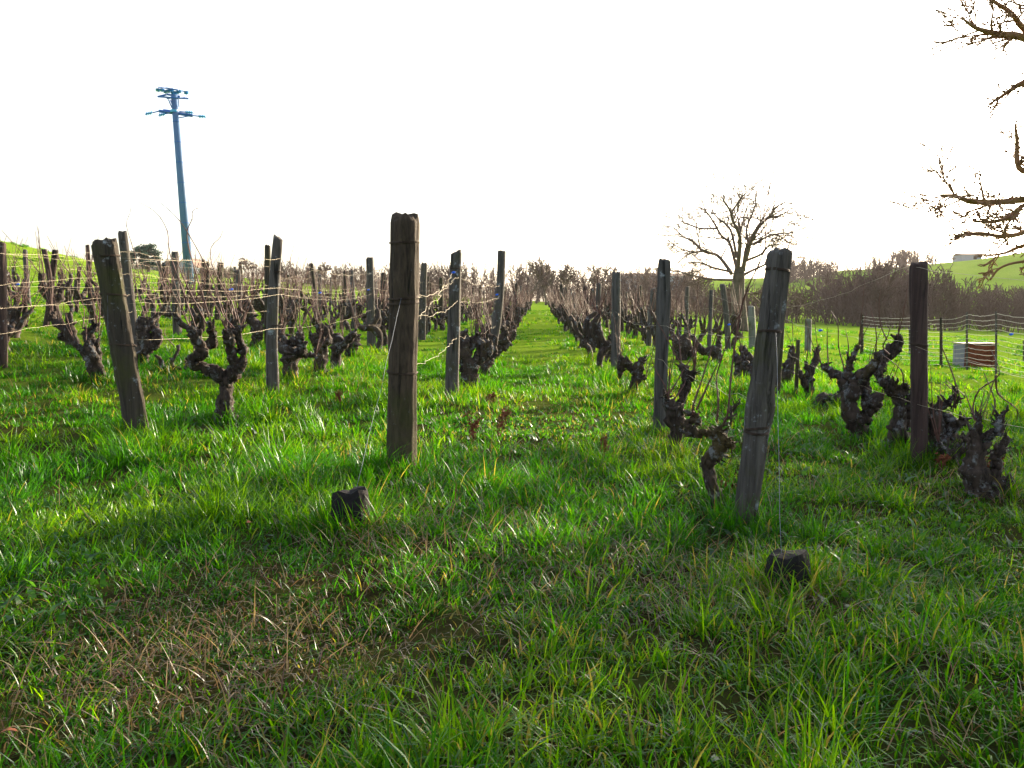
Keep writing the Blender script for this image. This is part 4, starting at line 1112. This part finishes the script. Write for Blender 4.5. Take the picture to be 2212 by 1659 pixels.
# ---- further vines along the rows, built once per kind and copied
def vine_proto(seed):
    rs = np.random.default_rng(seed)
    mb = MB(); canes = []
    H = rs.uniform(0.28, 0.42)
    tr = [(0, 0, -0.08), (rs.normal(0, .03), rs.normal(0, .03), H * 0.4), (rs.normal(0, .05), rs.normal(0, .05), H * 0.75), (rs.normal(0, .06), rs.normal(0, .05), H)]
    P_, R_ = smooth_path(tr, [0.055, 0.045, 0.055, 0.06], 4)
    mb.tube(P_, R_, 9, lump=0.35, freq=22, seed=seed)
    for a in range(int(rs.integers(3, 6))):
        an = rs.uniform(0, 6.28); ln = rs.uniform(0.16, 0.34)
        d = np.array([math.cos(an) * 0.75, math.sin(an), 0.35])
        p0 = P_[-2]; p1 = p0 + d * ln * 0.5 + rs.normal(0, .03, 3); p2 = p0 + d * ln * 0.8 + np.array([0, 0, ln * 0.5]); p3 = p2 + np.array([rs.normal(0, .05), rs.normal(0, .05), 0.12])
        A_, B_ = smooth_path([p0, p1, p2, p3], [0.042, 0.036, 0.032, 0.02], 4)
        mb.tube(A_, B_, 8, lump=0.35, freq=24, seed=seed)
        for c in range(int(rs.integers(2, 5))):
            canes.append(cane_path(rs, A_[-1], (rs.normal(0, .42), rs.normal(0, .42), 1.0), rs.uniform(0.25, 0.8), 0.14))
    return mb, canes
NP = 8
proto_near, proto_far = [], []
for k in range(NP):
    mb, canes = vine_proto(300 + k)
    tm = mb.mesh('trunk', M['vine_bark'])
    cms = []
    for c in canes:
        q = MB(); q.tube(c, np.linspace(0.0058, 0.0026, len(c)), 4, cap=False); cms.append(q.mesh('cane', M['cane']))
    proto_near.append((tm, cms))
    mb2, canes = vine_proto(300 + k)
    for c in canes: mb2.tube(c, np.linspace(0.0065, 0.003, len(c)), 3, m=1, cap=False)
    proto_far.append(mb2.mesh('grapevine', [M['vine_bark'], M['cane']]))
VR = {'L': (11.6, 62), 'LL': (14.0, 58), 'M': (9.5, 50), 'N': (9.5, 46), 'O': (11, 42), 'S': (13, 38), 'U': (15, 34), 'R': (11.4, 64), 'RR': (13.5, 48), 'RT': (17, 40)}
vrs = np.random.default_rng(55)
cnt = 0
for row, (y0, y1) in VR.items():
    y = y0; nv = 0
    while y < y1:
        x = row_x(row, y) + vrs.normal(0, 0.08)
        k = int(vrs.integers(0, NP)); sc_ = vrs.uniform(0.85, 1.25); rz = vrs.uniform(0, 6.28)
        loc = (x, y, T(x, y))
        if all(math.hypot(x - q[0], y - q[1]) > 0.6 for q in VINE_SPOTS):
            if y < 19:
                root = empty('grapevine', loc)
                tm, cms = proto_near[k]
                for nm, me in [('trunk', tm)] + [('cane', c) for c in cms]:
                    o = bpy.data.objects.new(nm, me); COL.objects.link(o); o.parent = root
                nth = 1 + nv + sum(1 for q in VINE_SPOTS if q[1] < y and abs(q[0] - row_x(row, q[1])) < 0.8)
                lab = f'gnarled vine, {ORD[nth - 1]} from near end of the ' + WORD[row]; grp = 'nearer vines of the ' + WORD[row]
            else:
                root = bpy.data.objects.new('grapevine', proto_far[k]); COL.objects.link(root); root.location = loc
                lab = 'small bare vine far along the ' + WORD[row]; grp = 'far vines of the ' + WORD[row]
            root.rotation_euler = (vrs.normal(0, 0.06), vrs.normal(0, 0.06), rz); root.scale = (sc_,) * 3
            tag(root, lab, 'vine', grp)
            cnt += 1; nv += 1
        y += vrs.uniform(0.95, 1.3)
print('row vines', cnt)

# ------------------------------------------------------------------ sheep fence and crate in the right meadow
def zE(x, y): return ((3100 + x / 1.8434) / 4, (850 + y / 1.8434) / 4)
def fence():
    fp = [(640, 755, 1045, 13), (1020, 760, 1110, 7), (1225, 775, 1142, 11), (1415, 735, 1160, 8), (1630, 730, 1190, 8)]
    bases = [ground_at(*zE(x, b)) for x, t, b, r in fp]
    root = empty('wire_mesh_fence', bases[0])
    tag(root, 'wire mesh sheep fence on thin posts crossing the right meadow', 'fence')
    tops = []
    for (x, t, b, r), B in zip(fp, bases):
        top = at_depth(*zE(x, t), B.y)
        o = make_post(B, top, r * B.y / FPX / 7.37, r * 0.9 * B.y / FPX / 7.37, 'post_dark' if r > 9 else 'post_grey', int(x), k=10, levels=8)
        o.name = 'fence_post'; o.location = B - bases[0]; o.parent = root
        tops.append(top)
    e = bases[-1] + (bases[-1] - bases[-2]) * 1.3; e.z = T(e.x, e.y)
    B2 = bases + [e]; T2 = tops + [e + Vector((0, 0, (tops[-1] - bases[-1]).z))]
    n = 12
    rs = np.random.default_rng(4)
    for k in range(n):
        f = 0.06 + 0.90 * k / (n - 1)
        pts = []
        for i in range(len(B2) - 1):
            if k in (2, 5) and i == 1: pass
            a = B2[i] + (T2[i] - B2[i]) * f; c = B2[i + 1] + (T2[i + 1] - B2[i + 1]) * f
            m_ = 12
            for s in range(m_):
                q = a.lerp(c, s / m_); q.z -= 0.03 * math.sin(math.pi * s / m_) - rs.normal(0, 0.004)
                pts.append(np.array(q - bases[0]) + np.array([0, -0.05, 0]))
        MB().tube(pts, 0.0038, 4).build('fence_wire', M['fence_wire'], root)
    for i in range(len(B2) - 1):
        L = (B2[i + 1] - B2[i]).length; m_ = max(2, int(L / 0.3))
        for s in range(1, m_):
            q0 = B2[i].lerp(B2[i + 1], s / m_) - bases[0]; q1 = T2[i].lerp(T2[i + 1], s / m_) - bases[0]
            sg = 0.03 * math.sin(math.pi * s / m_)
            MB().tube([q0 + Vector((0, -0.05, 0.06 - sg)), q1 + Vector((0, -0.05, -0.05 - sg))], 0.0012, 3).build('stay_rod', M['rusty_wire'], root)
fence()
for (x, t, b, r, lb) in ((992, 842, 1052, 6, 'thin post behind the fence left of the reddish knobbly post'), (1835, 945, 1102, 8, 'short post in the meadow cut by the right edge')):
    B = ground_at(*zE(x, b)); tp = at_depth(*zE(x, t), B.y)
    o = make_post(B, tp, r * B.y / FPX / 7.37, r * B.y / FPX / 7.37, 'post_grey', int(x), k=8, levels=6)
    o.name = 'meadow_post'; tag(o, lb, 'post')

def crate():
    B = ground_at(*zE(1405, 1158))
    B = ground_at(*zE(1392, 1140))
    s = B.y / FPX / 7.37
    root = empty('wooden_crate', B)
    tag(root, 'low wooden crate with red brown planks and a white end panel behind the fence', 'crate')
    root.rotation_euler = (0, 0, R(2))
    W, H, D = 230 * s, 170 * s, 125 * s
    n = 5
    for k in range(n):
        z0 = H * k / n; z1 = H * (k + 1) / n - 0.012
        for (y0, y1) in ((0, 0.025), (D - 0.025, D)):
            MB().box(0.0, W, y0, y1, z0 - (0.06 if k == 0 else 0), z1).build('plank', M['crate_brown'], root, smooth=False)
    MB().box(-0.028, -0.002, -0.01, D + 0.01, -0.06, H - 0.01).build('end_panel', M['crate_white'], root, smooth=False)['label'] = 'white end panel'
    MB().box(W + 0.002, W + 0.028, -0.01, D + 0.01, -0.06, H - 0.01).build('end_panel', M['crate_brown'], root, smooth=False)
    MB().box(-0.05, W + 0.05, -0.04, D + 0.04, H + 0.002, H + 0.02).build('lid', M['crate_lid'], root, smooth=False)
    for x in (0.02, W - 0.07):
        MB().box(x, x + 0.05, -0.03, -0.003, -0.06, H - 0.005).build('corner_batten', M['crate_brown'], root, smooth=False)
crate()

# ------------------------------------------------------------------ grass
def sample_area(n, r0, r1, half, rs):
    r = np.sqrt(rs.uniform(r0 * r0, r1 * r1, n)); a = R(1) * rs.uniform(-half, half, n)
    return r * np.sin(a), r * np.cos(a)

def blades(name, label, mat, sets, kind='stuff', cat='grass'):
    """sets: list of dicts of arrays: x, y, z, h, w, az, lean, droop, col(N,3), K rows"""
    VV, QQ, CC, n0 = [], [], [], 0
    for s in sets:
        N, K = len(s['x']), s['K']
        t = np.linspace(0, 1, K)[None, :]
        ca, sa = np.cos(s['az'])[:, None], np.sin(s['az'])[:, None]
        ang = s['lean'][:, None] + s['droop'][:, None] * t          # angle from the vertical along the blade
        ds = s['h'][:, None] / (K - 1)
        hor = np.concatenate([np.zeros((N, 1)), np.cumsum(np.sin(ang[:, :-1]) * ds, 1)], 1)
        ver = np.concatenate([np.zeros((N, 1)), np.cumsum(np.cos(ang[:, :-1]) * ds, 1)], 1)
        cx = s['x'][:, None] + hor * ca; cy = s['y'][:, None] + hor * sa; cz = s['z'][:, None] + ver - 0.01
        floor = s['z'][:, None] + 0.012
        cz = np.where(t > 0.25, np.maximum(cz, floor), cz)
        tw = s['tw'][:, None] + 0.5 * t
        wx, wy = -np.sin(s['az'][:, None] + tw), np.cos(s['az'][:, None] + tw)
        wd = s['w'][:, None] * (1 - 0.92 * t ** 1.6) * 0.5
        V = np.stack([np.stack([cx - wx * wd, cy - wy * wd, cz], -1), np.stack([cx + wx * wd, cy + wy * wd, cz], -1)], 2)   # N,K,2,3
        b = n0 + np.arange(N)[:, None] * (2 * K) + np.arange(K - 1)[None, :] * 2
        QQ.append(np.stack([b, b + 1, b + 3, b + 2], -1).reshape(-1, 4))
        VV.append(V.reshape(-1, 3)); n0 += N * K * 2
        CC.append(np.repeat(s['col'], K * 2, axis=0))
    mb = MB(); mb.add(np.vstack(VV), np.vstack(QQ))
    o = mb.build(name, mat)
    me = o.data
    c = np.vstack(CC); c4 = np.concatenate([c, np.ones((len(c), 1))], 1).astype(np.float32)
    at = me.color_attributes.new('col', 'FLOAT_COLOR', 'POINT')
    at.data.foreach_set('color', c4.ravel())
    tag(o, label, cat, kind=kind)
    return o

G_A, G_B, G_C, G_D = np.array((0.048, 0.205, 0.002)), np.array((0.175, 0.330, 0.003)), np.array((0.016, 0.090, 0.003)), np.array((0.27, 0.20, 0.075))
def grass_cols(x, y, rs, dry=0.06):
    n = len(x)
    p = 0.45 + 0.5 * vnoise(x * 0.55, y * 0.55, 0, 21) * 0.8 + 0.25 * vnoise(x * 2.7, y * 2.7, 0, 22) + rs.normal(0, 0.26, n)
    p = np.clip(p, 0, 1)[:, None]
    c = G_C * (1 - p) + G_A * p
    q = np.clip(vnoise(x * 1.1, y * 1.1, 0, 23) * 0.7 + rs.normal(0.05, 0.3, n), 0, 1)[:, None]
    c = c * (1 - q) + G_B * q
    dr = rs.uniform(0, 1, n) < (dry + 0.25 * worn(x, y)) * (1 + 1.6 * np.clip(vnoise(x * 0.8, y * 0.8, 0, 25), -0.6, 1))
    c[dr] = G_D * rs.uniform(0.6, 1.15, (dr.sum(), 1)) + np.array((0.0, 0.04, 0.0))
    return c * rs.uniform(0.8, 1.2, (n, 1))

def aisle(x, y):
    """0 in the trodden aisle, 1 elsewhere"""
    c = 0.03 + ROW_SLOPE * y
    return (1 - 0.45 * np.exp(-((x - c) / 0.5) ** 2) * sstep(2.5, 5, y)) * (1 - 0.5 * worn(x, y))

def worn(x, y):
    """thin brownish patch at the lower left"""
    return np.exp(-(((x + 0.85) / 0.75) ** 2 + ((y - 2.15) / 0.42) ** 2))

def grass_set(n, r0, r1, half, K, w, h, seed, clump=True, dry=0.06, per=26, tuft=1.0):
    rs = np.random.default_rng(seed)
    if clump:
        nc = n // per
        cx, cy = sample_area(nc, r0, r1, half, rs)
        keep = rs.uniform(0, 1, nc) < 0.55 + 0.6 * (0.5 + 0.5 * vnoise(cx * 1.7, cy * 1.7, 0, 31))
        cx, cy = cx[keep], cy[keep]
        m = rs.integers(0, len(cx), n)
        sp = rs.gamma(2.0, 0.022 * tuft, n) * (1 + r0 * 0.06); a = rs.uniform(0, 6.283, n)
        x, y = cx[m] + sp * np.cos(a), cy[m] + sp * np.sin(a)
        caz = rs.uniform(0, 6.283, len(cx))[m]
        hs = (0.75 + 0.5 * rs.uniform(0, 1, len(cx)))[m]
        az = np.where(rs.uniform(0, 1, n) < 0.6, a + rs.normal(0, 0.6, n), caz + rs.normal(0, 0.7, n))
    else:
        x, y = sample_area(n, r0, r1, half, rs); az = rs.uniform(0, 6.283, n); hs = rs.uniform(0.7, 1.3, n)
    hn = 1 + 0.55 * vnoise(x * 0.8, y * 0.8, 0, 33) + 0.25 * vnoise(x * 2.3, y * 2.3, 0, 34)
    hh = h * hs * hn * aisle(x, y) * rs.uniform(0.55, 1.3, n)
    return dict(x=x, y=y, z=terrain(x, y), h=np.clip(hh, 0.03, 0.42), w=w * rs.uniform(0.6, 1.35, n), az=az, lean=np.abs(rs.normal(0.42, 0.30, n)), droop=rs.gamma(2.3, 0.55, n),
                tw=rs.normal(0, 0.5, n), col=grass_cols(x, y, rs, dry), K=K)

blades('grass', 'rough green grass covering the near ground between the posts', M['blade'],
       [grass_set(74000, 1.0, 5.0, 42, 5, 0.0062, 0.092, 1), grass_set(22000, 1.0, 6.0, 42, 3, 0.0040, 0.06, 2, False), grass_set(13000, 1.2, 6.0, 42, 5, 0.0060, 0.17, 7, per=85, tuft=1.5)])
def tufts_at(spots, per, h, seed, spread=0.05, w=0.0055):
    rs = np.random.default_rng(seed)
    c = np.repeat(np.array(spots), per, axis=0); n = len(c)
    a = rs.uniform(0, 6.283, n); sp = np.abs(rs.normal(0, spread, n))
    x, y = c[:, 0] + sp * np.cos(a), c[:, 1] + sp * np.sin(a)
    return dict(x=x, y=y, z=terrain(x, y), h=h * rs.uniform(0.5, 1.35, n), w=w * rs.uniform(0.6, 1.3, n), az=a + rs.normal(0, 0.7, n), lean=np.abs(rs.normal(0.25, 0.2, n)), droop=rs.gamma(2.2, 0.5, n), tw=rs.normal(0, 0.5, n), col=grass_cols(x, y, rs, 0.12), K=5)
FEET = []
frs = np.random.default_rng(12)
for (bx_, by_, rr_) in [(A1.x, A1.y, 0.13), (A2.x, A2.y, 0.11)]:
    for k in range(9):
        a_ = k * 0.7 + frs.uniform(-.3, .3); FEET.append((bx_ + rr_ * math.cos(a_), by_ + rr_ * 0.9 * math.sin(a_)))
for q in (L1, L2, LL1, LL2, R1, R2, RR1):
    for k in range(7):
        a_ = k * 0.9 + frs.uniform(-.3, .3); FEET.append((q[1].x + 0.13 * math.cos(a_), q[1].y + 0.13 * math.sin(a_)))
for (vx, vy) in VINE_SPOTS:
    if vy < 10:
        for k in range(4):
            a_ = frs.uniform(0, 6.28); FEET.append((vx + 0.11 * math.cos(a_), vy + 0.11 * math.sin(a_)))
blades('tussock_grass', 'longer grass tufts crowding round the post feet, vines and anchor stones', M['blade'], [tufts_at(FEET, 42, 0.16, 5)])
blades('grass', 'green grass around and behind the vine rows', M['blade'],
       [grass_set(106000, 5.0, 12.0, 40, 3, 0.0098, 0.09, 3), grass_set(18000, 6.0, 14.0, 40, 3, 0.0085, 0.17, 8, per=70, tuft=1.4), grass_set(70000, 12.0, 26.0, 40, 3, 0.017, 0.09, 4), grass_set(40000, 26.0, 60.0, 40, 3, 0.03, 0.12, 5)])

# long bleached blades lying over the turf
rs = np.random.default_rng(60)
def straw_set(n, cen, spread, seed, h=0.13):
    rs = np.random.default_rng(seed)
    x = cen[0] + rs.normal(0, spread, n); y = cen[1] + rs.normal(0, spread, n)
    c = np.array((0.25, 0.18, 0.09)) * rs.uniform(0.35, 1.3, (n, 1)) + rs.normal(0, 0.012, (n, 3)); c = np.clip(c, 0.02, 0.6)
    return dict(x=x, y=y, z=terrain(x, y) + 0.02, h=h * rs.uniform(0.5, 1.4, n), w=0.0036 * rs.uniform(0.6, 1.3, n), az=rs.uniform(0, 6.283, n) , lean=rs.uniform(0.45, 1.25, n), droop=rs.uniform(0.3, 1.3, n), tw=rs.normal(0, 0.6, n), col=c, K=6)
def scatter_straw(n, r0, r1, seed, h):
    rs = np.random.default_rng(seed)
    x, y = sample_area(n * 3, r0, r1, 41, rs)
    k = np.argsort(-(vnoise(x * 0.7, y * 0.7, 0, 41) + rs.normal(0, 0.5, n * 3)))[:n]
    x, y = x[k], y[k]
    s = straw_set(n, (0, 0), 1, seed, h); s['x'], s['y'], s['z'] = x, y, terrain(x, y) + 0.015
    return s
sets = [scatter_straw(1300, 1.0, 4.5, 61, 0.14), scatter_straw(3000, 4.5, 11, 62, 0.16), scatter_straw(2500, 11, 24, 63, 0.2)]
for q, (a, sp, n) in enumerate((((A1.x + 0.15, A1.y - 0.12), 0.17, 320), ((A2.x - 0.1, A2.y - 0.05), 0.16, 240), ((-0.9, 2.15), 0.36, 520), ((0.35, 3.0), 0.3, 160), ((1.1, 2.0), 0.4, 90), ((3.1, 4.6), 0.35, 300), ((2.4, 4.2), 0.3, 220))):
    sets.append(straw_set(n, a, sp, 70 + q))
sets.append(straw_set(2200, (-0.88, 2.15), 0.38, 95, 0.055)); sets.append(straw_set(900, (0.3, 2.9), 0.35, 96, 0.06))
for q_ in sets[-2:]: q_['lean'] = np.random.default_rng(3).uniform(1.0, 1.5, len(q_['x'])); q_['col'] = q_['col'] * 0.7
blades('dry_grass', 'bleached straw coloured blades lying over the green turf', M['straw'], sets)

# small broad leaves low in the turf
def leaf_set():
    rs = np.random.default_rng(90)
    n = 2600
    x, y = sample_area(n * 3, 1.0, 7.0, 41, rs)
    k = np.argsort(-(vnoise(x * 1.1, y * 1.1, 0, 51) + rs.normal(0, 0.35, n * 3)))[:n]
    x, y = x[k], y[k]
    c = np.array((0.035, 0.11, 0.02)) * rs.uniform(0.6, 1.5, (n, 1))
    return dict(x=x, y=y, z=terrain(x, y) + 0.02, h=rs.uniform(0.03, 0.075, n), w=rs.uniform(0.012, 0.03, n), az=rs.uniform(0, 6.283, n), lean=rs.uniform(0.5, 1.2, n), droop=rs.uniform(0.1, 0.8, n), tw=rs.normal(0, 0.3, n), col=c, K=4)
blades('ground_weeds', 'small broad green leaves low in the near turf', M['blade'], [leaf_set()], cat='weeds')

# ------------------------------------------------------------------ dried dock stalks and fallen leaves
def dock(px, py, h, label, seed, lean=(0, 0)):
    rs = np.random.default_rng(seed)
    b = ground_at(px, py)
    root = empty('dried_dock', b); tag(root, label, 'weed')
    H = h * b.y / FPX
    for s in range(3):
        a = rs.uniform(0, 6.28)
        L = H * rs.uniform(0.7, 1.05)
        top = np.array([lean[0] * L + 0.18 * L * math.cos(a), 0.18 * L * math.sin(a), L])
        P_, R_ = smooth_path([(0, 0, -0.02), top * 0.5 + rs.normal(0, 0.015, 3), top], [0.0035, 0.003, 0.0016], 8)
        MB().tube(P_, R_, 5).build('stalk', M['dock'], root)
        mb = MB()
        for k in range(80):     # seed husks in clusters along the upper stalk
            i = int(rs.integers(len(P_) // 3, len(P_))); c = P_[i] + rs.normal(0, 0.010, 3)
            d = rs.normal(0, 0.008, (3, 3))
            mb.add([c + d[0], c + d[1], c + d[2]], None, [(0, 1, 2)])
        mb.build('seed_head', M['dock'], root, smooth=False)
dock(474, 447, 34, 'tall rust brown dock stalks right of the thick bark post', 1)
dock(497, 440, 34, 'leaning rust brown dock stalk at the left side of the aisle', 2, (0.35, 0))
dock(601, 458, 26, 'dark red dock stalks on the right side of the aisle', 3)
dock(486, 405, 13, 'small red brown dock tuft by the crowded vine', 4, (0.5, 0))
dock(340, 405, 14, 'short brown dock stalk between the left posts', 5)
dock(731, 497, 16, 'orange brown dock tuft at the foot of the twisted vine', 6)
dock(977, 492, 38, 'rust red dead stalks hanging about the bushy rotting stump', 7)
dock(992, 488, 30, 'rust brown dead stalks at the right edge beside the rotting stump', 8)
dock(943, 470, 16, 'rust brown litter under the crooked vine right of the knobbly post', 9)
dock(895, 452, 12, 'brown weed tuft between the right hand old vines', 10)

def fallen_leaf(px, py, size, label, seed, mat='dock'):
    rs = np.random.default_rng(seed)
    b = ground_at(px, py); s = size * b.y / FPX
    n = 10
    t = np.linspace(0, 1, n)
    w = np.sin(math.pi * t ** 0.8) * 0.42 * (1 + 0.2 * rs.normal(0, 1, n)); curl = 0.35 * np.sin(t * 2.6)
    V = []
    for i in range(n):
        for sgn in (-1, 0, 1):
            V.append((s * w[i] * sgn, s * (t[i] - 0.5), s * (curl[i] * 0.5 + 0.25 * abs(sgn) * w[i])))
    Q = [(3 * i + j, 3 * i + j + 1, 3 * i + j + 4, 3 * i + j + 3) for i in range(n - 1) for j in (0, 1)]
    o = MB().add(V, Q).build('fallen_leaf', M[mat], None, b + Vector((0, 0, 0.05)))
    o.rotation_euler = (rs.normal(0, 0.5), rs.normal(0, 0.5), rs.uniform(0, 6.28))
    tag(o, label, 'leaf')
fallen_leaf(10, 755, 18, 'curled dark red leaf in the bottom left corner', 1)
fallen_leaf(568, 681, 12, 'small brown leaf in the grass near the bottom centre', 2)
fallen_leaf(250, 535, 9, 'tiny orange leaf left of the front anchor stone', 3)
fallen_leaf(888, 577, 14, 'brown leaf heap in the grass right of the second anchor stone', 4)
fallen_leaf(605, 500, 9, 'little dry leaf in the middle of the aisle', 5)

# ------------------------------------------------------------------ evening haze
def haze():
    m = bpy.data.materials.new('haze'); m.use_nodes = True
    nt = m.node_tree
    nt.nodes.remove(nt.nodes['Principled BSDF'])
    v = nt.nodes.new('ShaderNodeVolumePrincipled')
    v.inputs['Color'].default_value = (0.92, 0.86, 0.88, 1)
    v.inputs['Density'].default_value = 0.00014
    v.inputs['Anisotropy'].default_value = 0.35
    nt.links.new(v.outputs[0], nt.nodes['Material Output'].inputs['Volume'])
    MB().box(-960, 960, -960, 960, -12, 36).build('haze', m, smooth=False)['kind'] = 'stuff'
haze()
